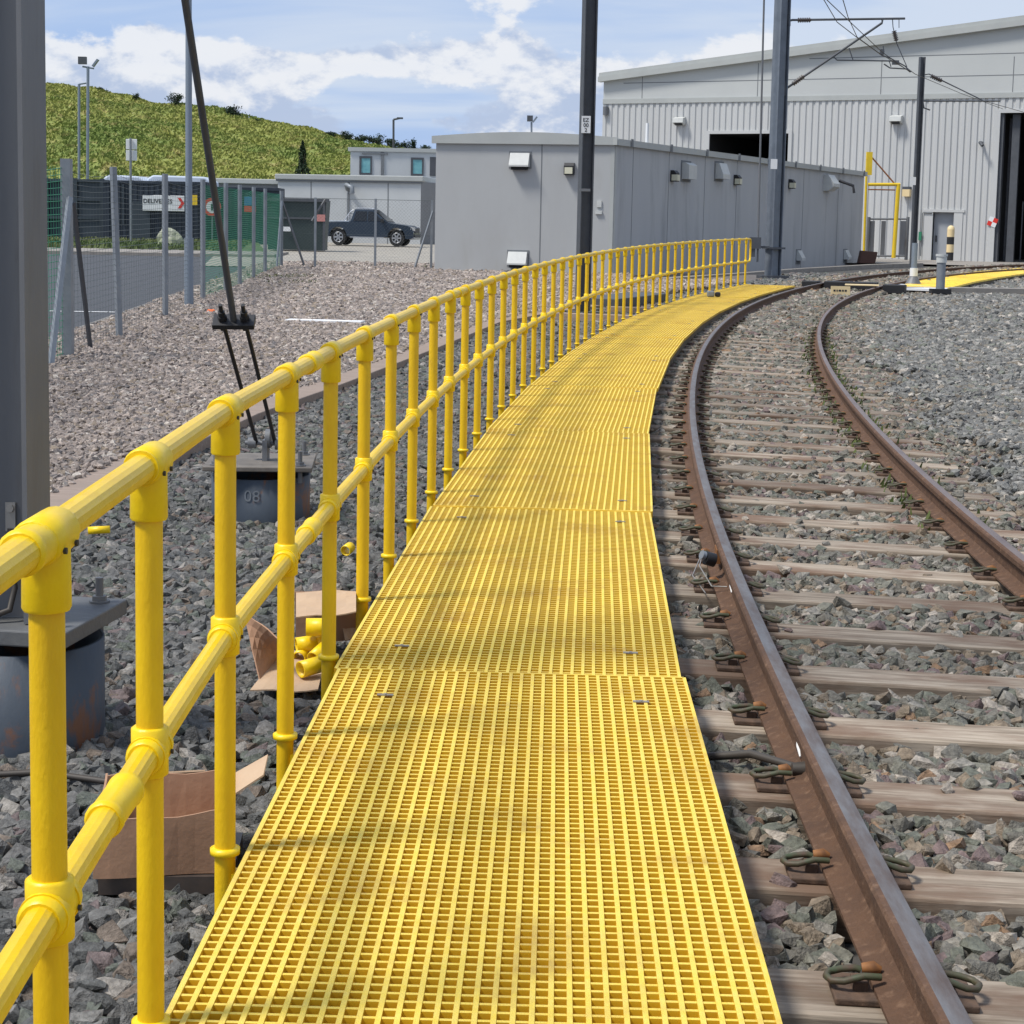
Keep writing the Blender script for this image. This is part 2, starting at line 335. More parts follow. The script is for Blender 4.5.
def wo(s): return WO - .03*min(max((4.0-s)/3.7, 0), 1.3)
WO_ = 0                                   # walkway centre offset from the track centre
def s_at(y, off):                            # track s where the offset line reaches Y=y
    ss = np.arange(-2, 100, .05); 
    for s in ss:
        if tp(s, off)[0][1] >= y: return s
    return 100
# ------------------------------------------------------------------ ground
def sheet(name, xs, ys, zf, m, kind='structure'):
    v = [(x, y, zf(x, y)) for y in ys for x in xs]; n = len(xs)
    f = [(j*n+i, j*n+i+1, (j+1)*n+i+1, (j+1)*n+i) for j in range(len(ys)-1) for i in range(n-1)]
    b = MB(); b.add(v, f, 0, True); return tag(b.build(name, m), kind=kind)
def bx_(x, y): return -.29
ys_g = [-30, -10, 0, 3, 6, 8, 10, 12, 15, 18, 22, 27, 33, 40, 50, 60, 75, 90, 110, 140, 180, 300, 600, 1500]
sheet('ground', [-900, -200, -60, -20, -8, -4, 0, 4, 8, 16, 30, 60, 200, 900], ys_g, lambda x, y: -.30 + G(min(y, 200)), M['soil'])
def poly_sheet(name, poly, z, m, kind='structure', label=None):
    b = MB(); pts = [(p[0], p[1], z + G(p[1])) for p in poly]; b.add(pts, [tuple(range(len(pts)))]); return tag(b.build(name, m), kind=kind, label=label)
def band_sheet(name, A, B, z, m, n=14):     # quad strip between polylines A and B, following the grade
    b = MB(); A = np.array(A, float); B = np.array(B, float)
    def rs(P):
        d = np.r_[0, np.cumsum(np.linalg.norm(np.diff(P[:, :2], axis=0), axis=1))]; s = np.linspace(0, d[-1], n)
        return np.c_[np.interp(s, d, P[:, 0]), np.interp(s, d, P[:, 1])]
    a = rs(A); c = rs(B); v = [(p[0], p[1], z+G(p[1])) for p in a] + [(p[0], p[1], z+G(p[1])) for p in c]
    b.add(v, [(i, i+1, n+i+1, n+i) for i in range(n-1)]); return tag(b.build(name, m), kind='structure')
# road beyond the fence, verge, yard
fx = lambda y: -5.31 - (y-20.94)*.0577        # the fence line (X at given Y)
ka, kb = at(47, 255, -.15), at(300, 249, -.15)
band_sheet('road', [(-60, 8), (-60, 70)], [(fx(8)-1.0, 8), (fx(30)-1.0, 30), (fx(50)-1.0, 50), (fx(70)-.6, 70)], -.235, M['asph'], 20)
band_sheet('verge', [(-90, 69), (-10.0, 71)], [(-90, 170), (-26.0, 170)], -.13, M['grass'], 12)
band_sheet('yard', [(-10.0, 56.6), (2.6, 58)], [(-26.0, 170), (30, 170)], -.21, M['yard'], 16)
kb_ = MB(); P = [(x, 66.2 + (x+60)*.03, 0) for x in np.linspace(-60, -9.2, 20)]; P = [(p[0], p[1], G(p[1])) for p in P]
kb_.sweep(P, [(-5.2, -.3), (.25, -.3), (.25, -.12), (.2, -.09), (-5.2, -.085)]); tag(kb_.build('kerb', M['conc']), kind='structure')
ke = MB(); P = [(fx(y)-.85, y, G(y)) for y in np.linspace(14, 56, 24)]
ke.sweep(P, [(-.1, -.3), (.1, -.3), (.1, -.17), (-.1, -.165)]); tag(ke.build('road_edging', M['conc']), kind='structure')
rm = MB()
for px, py, dx in ((130, 0, 0),):
    c = at(98, 312, -.23); rm.box((c[0]-.1, c[1], c[2]+.004), (1.5, .14, .004), .05)
tag(rm.build('road_marking', M['chalk']), kind='structure')
# hall apron
band_sheet('apron', [at(600, 262.5, -.2)[:2]+[4, 4.5], at(905, 263.6, -.2)[:2], at(1024, 267, -.2)[:2], (44, 66)], [(2, 170), (12, 170), (30, 170), (80, 170)], -.20, M['conc'], 16)
# hill
rpx = np.array([-300, 47, 90, 140, 190, 240, 290, 330, 370, 430, 470, 520, 620, 760]); rpy = np.array([78, 80, 85, 93, 102, 113, 124, 132, 138, 150, 165, 180, 206, 222])
RX = []; RZ = []
for a, b in zip(rpx, rpy): q = atd(a, b, 205); RX.append(q[0]); RZ.append(q[2]-.45)
def hz(x, y):
    r = np.interp(x, RX, RZ); t = np.clip((y-128)/77, 0, 1); t = t*t*(3-2*t)*.35 + t*.65
    n = .5*math.sin(x*.21+y*.13)+.4*math.sin(x*.5-y*.31+1)+.25*math.sin(x*1.3+y*.9)
    return .8 + (r-.8)*t - max(0, y-205)*.04 + n*min(1, t*3)*.55
sheet('hill', list(np.linspace(-170, 40, 150)), list(np.linspace(126, 205, 70))+[215, 240, 300], hz, M['hillg'])
def tufts(name, pts, h, w, m, label, lean=(.25, .05)):
    N = len(pts); a = rng.uniform(0, math.pi, N); hh = h*rng.uniform(.5, 1.3, N); ww = w*rng.uniform(.6, 1.4, N)
    P = np.array(pts); lx = lean[0]*hh+rng.normal(0, .18, N)*hh; ly = lean[1]*hh+rng.normal(0, .18, N)*hh
    V = np.zeros((N, 4, 3)); ca = np.cos(a)*ww/2; sa = np.sin(a)*ww/2
    V[:, 0] = P + np.c_[-ca, -sa, -.1*hh]; V[:, 1] = P + np.c_[ca, sa, -.1*hh]
    V[:, 2] = P + np.c_[lx+ca*.3, ly+sa*.3, hh]; V[:, 3] = P + np.c_[lx-ca*.3, ly-sa*.3, hh*.9]
    me = bpy.data.meshes.new(name); me.vertices.add(N*4); me.vertices.foreach_set('co', V.ravel()); me.loops.add(N*4)
    me.loops.foreach_set('vertex_index', np.arange(N*4)); me.polygons.add(N); me.polygons.foreach_set('loop_start', np.arange(N)*4)
    me.update(); me.validate(); me.materials.append(m); o = bpy.data.objects.new(name, me); COL.objects.link(o)
    return tag(o, label, 'grass', kind='stuff')
tp_ = []
for _ in range(110000):
    x = rng.uniform(-75, 6); y = rng.uniform(127, 207); tp_.append((x, y, hz(x, y)))
tufts('hill_grass', tp_, .22, .42, M['hillg'], 'long windblown green and straw grass covering the hillside')
tp_ = [(x, y, -.13+G(y)) for x, y in zip(rng.uniform(-40, -10, 14000), rng.uniform(72, 92, 14000)) if x < -11.3-(y-72)*.12]
tufts('verge_grass', tp_, .16, .14, M['grass'], 'rough green grass on the verge behind the road kerb')
# ------------------------------------------------------------------ stones (crushed ballast)
def stone_group(m):
    g = bpy.data.node_groups.new('stones', 'GeometryNodeTree')
    g.interface.new_socket('Geometry', in_out='INPUT', socket_type='NodeSocketGeometry'); g.interface.new_socket('Geometry', in_out='OUTPUT', socket_type='NodeSocketGeometry')
    gi = g.nodes.new('NodeGroupInput'); go = g.nodes.new('NodeGroupOutput'); jn = g.nodes.new('GeometryNodeJoinGeometry')
    for k in range(10):
        ml = g.nodes.new('GeometryNodeMeshLine'); ml.inputs['Count'].default_value = 17+k % 5
        spn = g.nodes.new('GeometryNodeSetPosition'); rv = g.nodes.new('FunctionNodeRandomValue'); rv.data_type = 'FLOAT_VECTOR'
        rv.inputs[0].default_value = (-.5, -.38-.03*(k % 4), -.30-.02*(k % 3)); rv.inputs[1].default_value = (.5, .38+.03*(k % 4), .30+.02*(k % 3)); rv.inputs['Seed'].default_value = k*7+3
        ch = g.nodes.new('GeometryNodeConvexHull'); gt = g.nodes.new('GeometryNodeGeometryToInstance')
        g.links.new(ml.outputs[0], spn.inputs['Geometry']); g.links.new(rv.outputs[0], spn.inputs['Position'])
        g.links.new(spn.outputs[0], ch.inputs[0]); 
        sm = g.nodes.new('GeometryNodeSetMaterial'); sm.inputs['Material'].default_value = m
        g.links.new(ch.outputs[0], sm.inputs[0]); g.links.new(sm.outputs[0], gt.inputs[0]); g.links.new(gt.outputs[0], jn.inputs[0])
    ip = g.nodes.new('GeometryNodeInstanceOnPoints'); ip.inputs['Pick Instance'].default_value = True
    ri = g.nodes.new('FunctionNodeRandomValue'); ri.data_type = 'INT'
    for s_ in ri.inputs:
        if s_.type == 'INT' and s_.name == 'Min': s_.default_value = 0
        if s_.type == 'INT' and s_.name == 'Max': s_.default_value = 9
    rr = g.nodes.new('FunctionNodeRandomValue'); rr.data_type = 'FLOAT_VECTOR'; rr.inputs[0].default_value = (-.55, -.55, 0); rr.inputs[1].default_value = (.55, .55, 6.28); rr.inputs['Seed'].default_value = 5
    na = g.nodes.new('GeometryNodeInputNamedAttribute'); na.data_type = 'FLOAT'; na.inputs[0].default_value = 'sc'
    cx = g.nodes.new('ShaderNodeCombineXYZ')
    for i in range(3): g.links.new(na.outputs[0], cx.inputs[i])
    g.links.new(gi.outputs[0], ip.inputs['Points']); g.links.new(jn.outputs[0], ip.inputs['Instance'])
    io = [o for o in ri.outputs if o.type == 'INT'][0]; g.links.new(io, ip.inputs['Instance Index'])
    g.links.new(rr.outputs[0], ip.inputs['Rotation']); g.links.new(cx.outputs[0], ip.inputs['Scale'])
    g.links.new(ip.outputs[0], go.inputs[0]); return g
def stones(name, P, sc, m, label, cat='gravel'):
    me = bpy.data.meshes.new(name); me.vertices.add(len(P)); me.vertices.foreach_set('co', np.asarray(P, float).ravel())
    at_ = me.attributes.new('sc', 'FLOAT', 'POINT'); at_.data.foreach_set('value', np.asarray(sc, float)); me.materials.append(m)
    o = bpy.data.objects.new(name, me); COL.objects.link(o); md = o.modifiers.new('stones', 'NODES'); md.node_group = stone_group(m)
    return tag(o, label, cat, kind='stuff')
def grid_pts(y0, y1, xl, xr, sp0, grow=14.):
    out = []; y = y0
    while y < y1:
        sp = sp0*max(1, y/grow)**.75; xa, xb = xl(y), xr(y)
        if xb > xa:
            n = int((xb-xa)/sp)+1; x = xa + (np.arange(n)+rng.uniform(0, 1, n))*sp; yy = y + rng.uniform(-.5, .5, n)*sp
            out.append(np.c_[x, yy, np.full(n, sp)])
        y += sp*.9
    return np.vstack(out)
def inpoly(X, Y, poly):
    r = np.zeros(len(X), bool); n = len(poly)
    for i in range(n):
        x1, y1 = poly[i][:2]; x2, y2 = poly[(i+1) % n][:2]
        c = ((y1 > Y) != (y2 > Y)) & (X < (x2-x1)*(Y-y1)/(y2-y1+1e-12)+x1); r ^= c
    return r
brd = [at(-60, 560, -.14), at(50, 507, -.14), at(130, 463, -.14), at(247, 411, -.14), at(330, 383, -.14), at(430, 346, -.14), at(493, 321, -.14), at(549, 311, -.14), at(600, 304, -.14)]
bX = np.array([p[0] for p in brd]); bY = np.array([p[1] for p in brd])
bX = np.r_[bX[0]-.6, bX, bX[-1]+1.9, bX[-1]+4.1, bX[-1]+16]; bY = np.r_[2., bY, bY[-1]+6, bY[-1]+12.5, bY[-1]+52]
bl = lambda y: float(np.interp(y, bY, bX))
PX = np.vectorize(bl)
lft = lambda y: -.32*y-.6; rgt = lambda y: .32*y+.6
# sleepers (positions needed before the stones)
SLP = [k*.755 + .63 for k in range(0, 44)]
slp_y = []
def sleeper_mask(off, s):
    k = np.round((s-SLP[0])/.755); ds = s-(SLP[0]+k*.755); return (np.abs(ds) < .15) & (np.abs(off) < 1.34) & (k >= 0) & (k < 34)
def smooth_n(X, Y, f=1.): return np.sin(X*2.1*f+Y*.7*f)*.5+np.sin(X*.9*f-Y*1.9*f+1.3)*.5
# left dark ballast: between the board and the walkway
for layer in range(2):
    pass
def make_stones():
    # dark left
    A = np.vstack([grid_pts(3.0, 60, lambda y: max(lft(y), bl(y)+.12), lambda y: min(rgt(y), 3.0 + y*.35), .05) for _ in range(2)])
    o, s = toffs(A[:, 0], A[:, 1]); k = (o < WO-.45) & (A[:, 0] > PX(A[:, 1])+.13); A = A[k]; o = o[k]; s = s[k]
    far = s > 43
    z = -.245 + GV(A[:, 1]) + .02*smooth_n(A[:, 0], A[:, 1]) + rng.uniform(-.028, .018, len(A))
    sc = A[:, 2]*rng.uniform(1.0, 2.1, len(A))
    stones('cess_ballast', np.c_[A[:, :2], z], sc, M['st_dark'], 'dark blue grey crushed stone between the walkway and the timber edging', 'ballast')
    # track
    A = np.vstack([grid_pts(3.0, 92, lambda y: max(lft(y), -.2 if y < 18 else -1.), rgt, .05) for _ in range(2)])
    o, s = toffs(A[:, 0], A[:, 1])
    k = (((o > WO+.28) | ((s > 43) & (o > -2.3))) & (o < 2.1+.25*np.sin(s*1.7)+rng.normal(0, .15, len(o)))) & ~(np.abs(np.abs(o)-.7525) < .085)
    k &= ~(sleeper_mask(o, s) & (rng.uniform(0, 1, len(o)) > .022+.33*np.clip((s-24)/9, 0, 1)))
    A = A[k]; o = o[k]; s = s[k]
    rise = np.clip((s-24)/9, 0, 1)*.045
    z = -.216 + rise + GV(A[:, 1]) + .014*smooth_n(A[:, 0], A[:, 1], 1.4) + rng.uniform(-.03, .014, len(A)) - .03*np.clip(o/1.0, -1, 1)*.75
    z = np.where(sleeper_mask(o, s), z+.03, z)
    z = np.where(o < -1.1, z-.01, z); z = np.where((o > 1.0) & (s > 42), z-.08, z)
    stones('track_ballast', np.c_[A[:, :2], z], A[:, 2]*rng.uniform(1.0, 1.95, len(A)), M['st_track'], 'mixed grey brown and rusty crushed stone between the sleepers', 'ballast')
    # right
    A = np.vstack([grid_pts(9.0, 92, lambda y: 2.5, rgt, .055) for _ in range(2)])
    o, s = toffs(A[:, 0], A[:, 1]); k = (o > 1.75+.25*np.sin(s*1.7)+rng.normal(0, .2, len(o)))
    k &= ~(sleeper_mask(o, s))
    A = A[k]; o = o[k]; z = -.20 + GV(A[:, 1]) + .03*smooth_n(A[:, 0], A[:, 1], .8) + rng.uniform(-.03, .02, len(A))
    z -= .10*np.clip((A[:, 1]-42)/4, 0, 1)
    ap = (A[:, 1] > 80.5)
    A = A[~ap]; z = z[~ap]
    stones('yard_ballast', np.c_[A[:, :2], z], A[:, 2]*rng.uniform(1.0, 1.9, len(A)), M['st_right'], 'even grey crushed stone field to the right of the track', 'ballast')
    # light gravel
    A = np.vstack([grid_pts(8.0, 60, lambda y: max(lft(y), fx(y)-.8), lambda y: min(bl(y)-.16, 3.4 if y > 50 else 9), .046) for _ in range(2)])
    z = -.155 + GV(A[:, 1]) + .025*smooth_n(A[:, 0], A[:, 1], .7) + rng.uniform(-.022, .016, len(A))
    stones('pale_gravel', np.c_[A[:, :2], z], A[:, 2]*rng.uniform(.9, 1.75, len(A)), M['st_light'], 'pale pinkish grey gravel between the timber edging and the fences')
make_stones()
# bed under the pale gravel (higher than the track bed)
band_sheet('gravel_bed', [(fx(y)-.85, y) for y in (4, 20, 40, 58)], [(bl(y)-.05, y) for y in (4, 12, 20, 30, 40, 50, 58)], -.19, mat('gravel_bed_soil', (.16, .14, .13), .95, var=(.11, .10, .095), vs=9, bump=1, bs=20), 40)
# weeds
wp = []
for cx_, cy_, n, r in ((at(283, 278, -.15)[0], at(283, 278, -.15)[1], 500, .9), (at(300, 283, -.15)[0], at(300, 283, -.15)[1], 150, .6), (at(268, 276, -.15)[0]-.3, at(268, 276, -.15)[1]+2, 200, .7)):
    for _ in range(n):
        x = rng.normal(cx_, r*.5); y = rng.normal(cy_, r); wp.append((x, y, -.15+G(y)))
for _ in range(420): x = rng.uniform(-7.5, 2.5); wp.append((x, 57.2+rng.normal(0, .25), -.15+G(57)))
tufts('weeds', wp, .07, .06, M['moss'], 'low green weeds growing in the gravel at the fence corner')
mp = []
for _ in range(2600):
    s_ = rng.uniform(8, 34); o_ = rng.choice([.62, .9]) + rng.normal(0, .05)
    p, h = tp(s_, o_); 
    if rng.uniform() < .35: mp.append((p[0], p[1], -.2+G(p[1])))
tufts('track_moss', mp, .045, .03, M['moss'], 'thin moss and weeds growing along the right rail')
# ------------------------------------------------------------------ edging board
bb = MB(); ysb = np.linspace(3, 39.4, 50); bb.sweep([(bl(y), y, G(y)) for y in ysb], [(-.15, -.30), (.13, -.30), (.13, -.145), (-.15, -.135)])
tag(bb.build('timber_edging', M['board'], bevel=.01), 'long pale brown timber edging board between pale gravel and dark ballast', 'edging')
kk = MB(); Pk = [at(585, 281, -.15), at(660, 279, -.15), at(740, 273.5, -.15), at(800, 269, -.15), at(870, 265, -.15), at(920, 263.5, -.15)]
kk.sweep(Pk, [(-.15, -.2), (.15, -.2), (.15, .02), (-.15, .025)]); tag(kk.build('concrete_kerb', M['conc']), kind='structure')
tr = MB(); Pt = [at(872, 289, -.15)+[0, 0, 0], at(950, 290, -.15), at(1024, 291, -.15), at(1100, 292, -.15)]
tr.sweep(Pt, [(-.18, -.1), (.18, -.1), (.18, .07), (-.18, .075)]); tag(tr.build('cable_trough', M['conc'], bevel=.01), 'pale concrete cable trough crossing the ballast right of the track', 'cable trough')
# ------------------------------------------------------------------ rails
def rail(off, zh, name, label, mats, y0=-2, s1=104, cant=0):
    ss = np.arange(y0, s1, .4); P = [tp(s, off, zh)[0] for s in ss]
    pr = [(-.07, -.159), (-.07, -.149), (-.02, -.132), (-.0085, -.118), (-.0085, -.052), (-.034, -.038), (-.0365, -.012), (-.031, -.003), (-.017, 0),
          (.017, 0), (.031, -.003), (.0365, -.012), (.034, -.038), (.0085, -.052), (.0085, -.118), (.02, -.132), (.07, -.149), (.07, -.159)]
    mi = [0]*18
    for j in (8, 9): mi[j] = 1
    b = MB(); b.sweep(P, pr, mi=mi, smooth=False); o = b.build(name, mats); tag(o, label, 'rail', 'running rails of the curved track'); return o
ZL, ZR = .02, -.02
rail(-.7525, ZL, 'rail', 'left running rail beside the yellow walkway with polished blue grey head', [M['rust'], M['polish']])
rail(.7525, ZR, 'rail', 'right running rail with brown head beside the grey ballast field', [M['rust'], M['head2']])
# paint ticks on the left rail web/foot
for (s_, dz) in ((3.05, -.06), (5.6, -.06)):
    p, h = tp(s_, -.7525-.0115, ZL-.085); b = MB(); T = np.array([math.sin(h), math.cos(h), 0]); 
    b.tube([p - T*.05+[0, 0, -.02], p + [0, 0, .0], p+T*.03+[0, 0, .022]], [.003, .007, .003], 6)
    o = b.build('paint_mark', M['chalk']); tag(o, 'white paint tick on the left rail, ' + ('nearest the camera' if s_ < 4 else 'further along past the first tick'), 'paint mark')
# ------------------------------------------------------------------ sleepers
def sleeper_proto():
    r = thing('sleeper', 'weathered timber sleeper carrying both rails across the ballast', 'sleeper', group='timber sleepers along the curved track')
    b = MB(); b.box((0, 0, -.07), (2.62, .25, .14)); b.build('timber', M['sleeper'], r, bevel=.012)
    sl_ = .04/1.505
    for sd in (-1, 1):
        zb = ZL-.159-(0)  if sd < 0 else ZR-.159
        z0 = (zb - (ZL+ZR)/2) + .18   # local height of rail foot underside above sleeper top
        b = MB(); b.box((sd*.7525, 0, .009), (.33, .15, .017)); b.box((sd*.7525-.10, 0, .024), (.035, .055, .03)); b.box((sd*.7525+.10, 0, .024), (.035, .055, .03))
        b.build('baseplate', M['plate'], r, bevel=.004)
        for q in (-1, 1):
            x0 = sd*.7525 + q*.055; z = .042
            pts = [(x0, -.028, z+.012), (x0+q*.04, -.032, z+.014), (x0+q*.085, -.034, z), (x0+q*.112, -.025, z-.004), (x0+q*.122, 0, z-.004), (x0+q*.112, .025, z-.004), (x0+q*.085, .034, z), (x0+q*.05, .036, z+.004), (x0+q*.025, .036, z-.004)]
            pp = []
            for i in range(len(pts)-1):
                for t in (0, .5): pp.append(np.array(pts[i])*(1-t)+np.array(pts[i+1])*t)
            b = MB(); b.tube(pp, .0085, 7); c = b.build('rail_clip', M['clipg'], r)
            b = MB(); b.tube([(x0-q*.010, .033, z+.004), (x0+q*.008, .034, z+.008), (x0+q*.034, .036, z+.004)], [.008, .016, .012], 10); b.build('clip_nose', M['clipo'], c)
    return r
sp0 = sleeper_proto()
for i, s_ in enumerate(SLP):
    o = sp0 if i == 0 else copytree(sp0); p, h = tp(s_, 0, (ZL+ZR)/2 - .18)
    o.location = p - np.array([0, 0, max(0, (s_-27))*.008]); o.rotation_euler = (0, math.atan2(ZL-ZR, 1.505), -h - .012 + random.uniform(-.012, .012))
# ------------------------------------------------------------------ walkway
def clip_line(p, d, quad):
    t0, t1 = -1e9, 1e9; n = len(quad)
    for i in range(n):
        a = np.array(quad[i]); b = np.array(quad[(i+1) % n]); e = b-a; nn = np.array([-e[1], e[0]])   # ccw inside = left
        den = nn@d; num = nn@(a-p)
        if abs(den) < 1e-9:
            if num > 0: return None
            continue
        t = num/den
        if den > 0: t0 = max(t0, t)
        else: t1 = min(t1, t)
    return (t0, t1) if t1-t0 > .01 else None
wk = thing('walkway', 'long yellow grating walkway curving beside the left rail', 'walkway', (0, 4, 0))
s0 = s_at(2.5, WO); joints = []; s_ = s0 - 3.69/1.0*.0
step = 3.69; ratio = (137+1.72)/137
js = [s0 + k*step/ratio for k in range(0, 12)]; send = s_at(44.4, WO)
js = [j for j in js if j < send-1.0] + [send]; js = [js[0]-2.2] + js
HWI, PIT, BW = .62, .0388, .0046
def wz(s, off): p, h = tp(s, off); return p
for k in range(len(js)-1):
    lat = (.0, .008, -.010, .006, -.006, .008, -.004, .006, 0, .004, 0, 0, 0)[k]; a, ha = tp(js[k]+.006, wo(js[k])+lat); b_, hb = tp(js[k+1]-.006, wo(js[k+1])+lat*.6); dzk = (0, 0, -.004, .001, -.003, 0, -.003, .001, 0, -.002, 0, 0, 0)[k]; a[2] += dzk; b_[2] += dzk; HW = HWI
    def cr(p, h, o): return np.array([p[0]+o*math.cos(h), p[1]-o*math.sin(h)])
    quad = [cr(a, ha, -HW), cr(a, ha, HW), cr(b_, hb, HW), cr(b_, hb, -HW)]
    d = (b_-a)[:2]; Lc = np.linalg.norm(d); d /= Lc; nrm = np.array([d[1], -d[0]]); za = a[2]; sl_ = (b_[2]-a[2])/Lc
    def addbar(bm, p0, p1, w, top, dep):
        dd = p1-p0; L_ = np.linalg.norm(dd); dd /= L_; nn = np.array([dd[1], -dd[0]])*w/2; v = []
        for q in (p0, p1):
            zq = za + ((q-a[:2])@d)*sl_
            for sg in (-1, 1):
                v += [(*(q+nn*sg*1.12), zq+top-dep), (*(q+nn*sg), zq+top)]
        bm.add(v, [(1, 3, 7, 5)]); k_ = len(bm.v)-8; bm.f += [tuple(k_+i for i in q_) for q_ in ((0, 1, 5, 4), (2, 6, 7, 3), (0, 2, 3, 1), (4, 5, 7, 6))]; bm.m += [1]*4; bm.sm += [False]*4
    bm = MB(); coarse = js[k] > 26
    nl = int(2*HWI/PIT); 
    for i in range(-nl//2-1, nl//2+2):
        p = a[:2] + nrm*(i*PIT); r = clip_line(p, d, quad)
        if r and abs(i*PIT) < HWI-.012: addbar(bm, p+d*r[0], p+d*r[1], .0118, 0, .036)
    i = 1
    while i*PIT < Lc+.1:
        p = a[:2] + d*(i*PIT) ; r = clip_line(p, nrm, quad)
        if r: addbar(bm, p+nrm*r[0], p+nrm*r[1], .0100, -.0022, .033)
        i += 1
    for i in range(4): p0, p1 = np.array(quad[i]), np.array(quad[(i+1) % 4]); addbar(bm, p0, p1, .012, .0006, .038)
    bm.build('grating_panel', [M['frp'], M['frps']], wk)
    # hold-down clips
    cm = MB()
    for al in (.35, Lc-.35):
        for o_ in (-.42, .45):
            q = a[:2]+d*al+nrm*o_; zq = za+al*sl_; cm.box((*q, zq+.0025), (.055, .014, .004), math.atan2(nrm[1], nrm[0])); cm.cyl((*q, zq+.003), .006, .004, 8)
    cm.build('hold_down_clip', M['clipm'], wk)
ss = np.arange(js[0], send-.03, .6); sb = MB()
for o_ in (-HWI+.09, HWI-.05): sb.sweep([tp(s, o_+wo(s), 0)[0] for s in list(ss)+[send-.03]], [(-.03, -.15), (.03, -.15), (.03, -.0405), (-.03, -.0405)])
sb.build('edge_beam', M['beam'], wk)
cbm = MB()
for s in np.arange(js[0]+.5, send, 1.23):
    p, h = tp(s, WO); cbm.box((p[0], p[1], p[2]-.10), (1.0, .08, .10), -h)
    for o_ in (-.5, .5): q, _ = tp(s, WO+o_); cbm.box((q[0], q[1], q[2]-.22), (.12, .12, .16), -h)
cbm.build('support_frame', M['beam'], wk)
# right-hand walkway beyond the crossing
w2 = thing('walkway', 'yellow walkway leading to the hall on the right of the track', 'walkway', at(950, 285, 0))
Lp = [at(x, y, -.08) for x, y in ((896, 286.5), (935, 276), (975, 271.5), (1024, 267.5), (1090, 264))]; Rp = [at(x, y, -.08) for x, y in ((948, 288), (975, 281.5), (1000, 277), (1024, 273.5), (1090, 268))]
for i in range(4):
    t = lambda P, u: P[i]*(1-u)+P[i+1]*u
    b = MB(); q = [t(Lp, .0), t(Rp, .0), t(Rp, .995), t(Lp, .995)]
    b.add([p for p in q]+[p-[0, 0, .05] for p in q], [(0, 1, 2, 3), (7, 6, 5, 4), (0, 4, 5, 1), (1, 5, 6, 2), (2, 6, 7, 3), (3, 7, 4, 0)])
    for j in range(1, 30):
        u = j/30; A_, B_ = t(Lp, u), t(Rp, u); dd = (B_-A_); L_ = np.linalg.norm(dd); dd /= L_; b.box((A_+B_)/2+[0, 0, .003], (L_-.1, .02, .008), axes=[dd, np.cross([0, 0, 1], dd), [0, 0, 1]])
    b.build('grating_panel', M['frp'], w2)
b = MB(); b.sweep([p-[0, 0, 0] for p in Rp], [(-.12, -.14), (-.05, -.14), (-.05, -.052), (-.12, -.052)]); b.build('edge_beam', M['beam'], w2)
# white ramp piece and black crossing guards
b = MB(); q = [at(884, 287, -.10), at(945, 289.5, -.10), at(948, 288, -.078), at(898, 283.6, -.078)]
b.add(list(q)+[p-[0, 0, .06] for p in q], [(0, 1, 2, 3), (0, 4, 5, 1), (1, 5, 6, 2), (2, 6, 7, 3), (3, 7, 4, 0)]); tag(b.build('ramp_plate', M['white']), 'white ramp plate at the near end of the right hand yellow walkway', 'ramp plate')
def guard(s_, o0, o1, z0, z1, w, lab, name='crossing_guard'):
    p0, h0 = tp(s_, o0); p1, h1 = tp(s_+.0, o1); b = MB(); d = (p1-p0)/np.linalg.norm(p1-p0)
    b.box((p0+p1)/2+[0, 0, (z0+z1)/2], (np.linalg.norm(p1-p0), w, z1-z0), axes=[d, np.cross([0, 0, 1], d), [0, 0, 1]]); tag(b.build(name, M['rubber'], bevel=.02), lab, 'rubber guard', 'black rubber crossing guards')
sg = s_at(46.2, -.75)
guard(sg, -1.25, -.83, -.2, .06, .5, 'short black rubber guard outside the left rail at the crossing')
guard(sg, -.66, .67, -.2, .07, .6, 'wide black rubber guard between the two rails at the crossing')
guard(sg, .84, 1.4, -.2, .03, .5, 'black rubber guard outside the right rail at the crossing')
s1_ = thing('crossing_sign', 'cream board with dark lettering leaning on the black crossing guard', 'sign', at(840, 291, 0))
p0 = at(840, 290.5, -.02); b = MB(); b.box(p0+[0, -.06, .0], (.46, .03, .21)); b.build('board', M['cream'], s1_)
b = MB(); xq = -.17
for wq in (.05, .03, .06, .04, .05): b.box(p0+[xq+wq/2, -.077, .0], (wq, .003, .045)); xq += wq+.022
b.build('lettering', M['blackp'], s1_)
p0 = at(862, 285, .03); b = MB(); b.box(p0, (.85, .45, .03), -.2); tag(b.build('crossing_plate', M['cream'], bevel=.005), 'flat cream yellow plate lying on the crossing guard', 'plate')
# ------------------------------------------------------------------ handrail
RO_ = -2.40
hr = thing('handrail', 'yellow tubular handrail with many posts along the left side of the walkway', 'handrail', (-.74, 4, 0))
def ro(s): return RO_ + .042*min(max((1.8-s)/1.6, 0), 1.5)
def rp(s, z): return tp(s, ro(s), z)[0]
se = s_at(44.6, RO_)
s_first = .92; se = 42.6
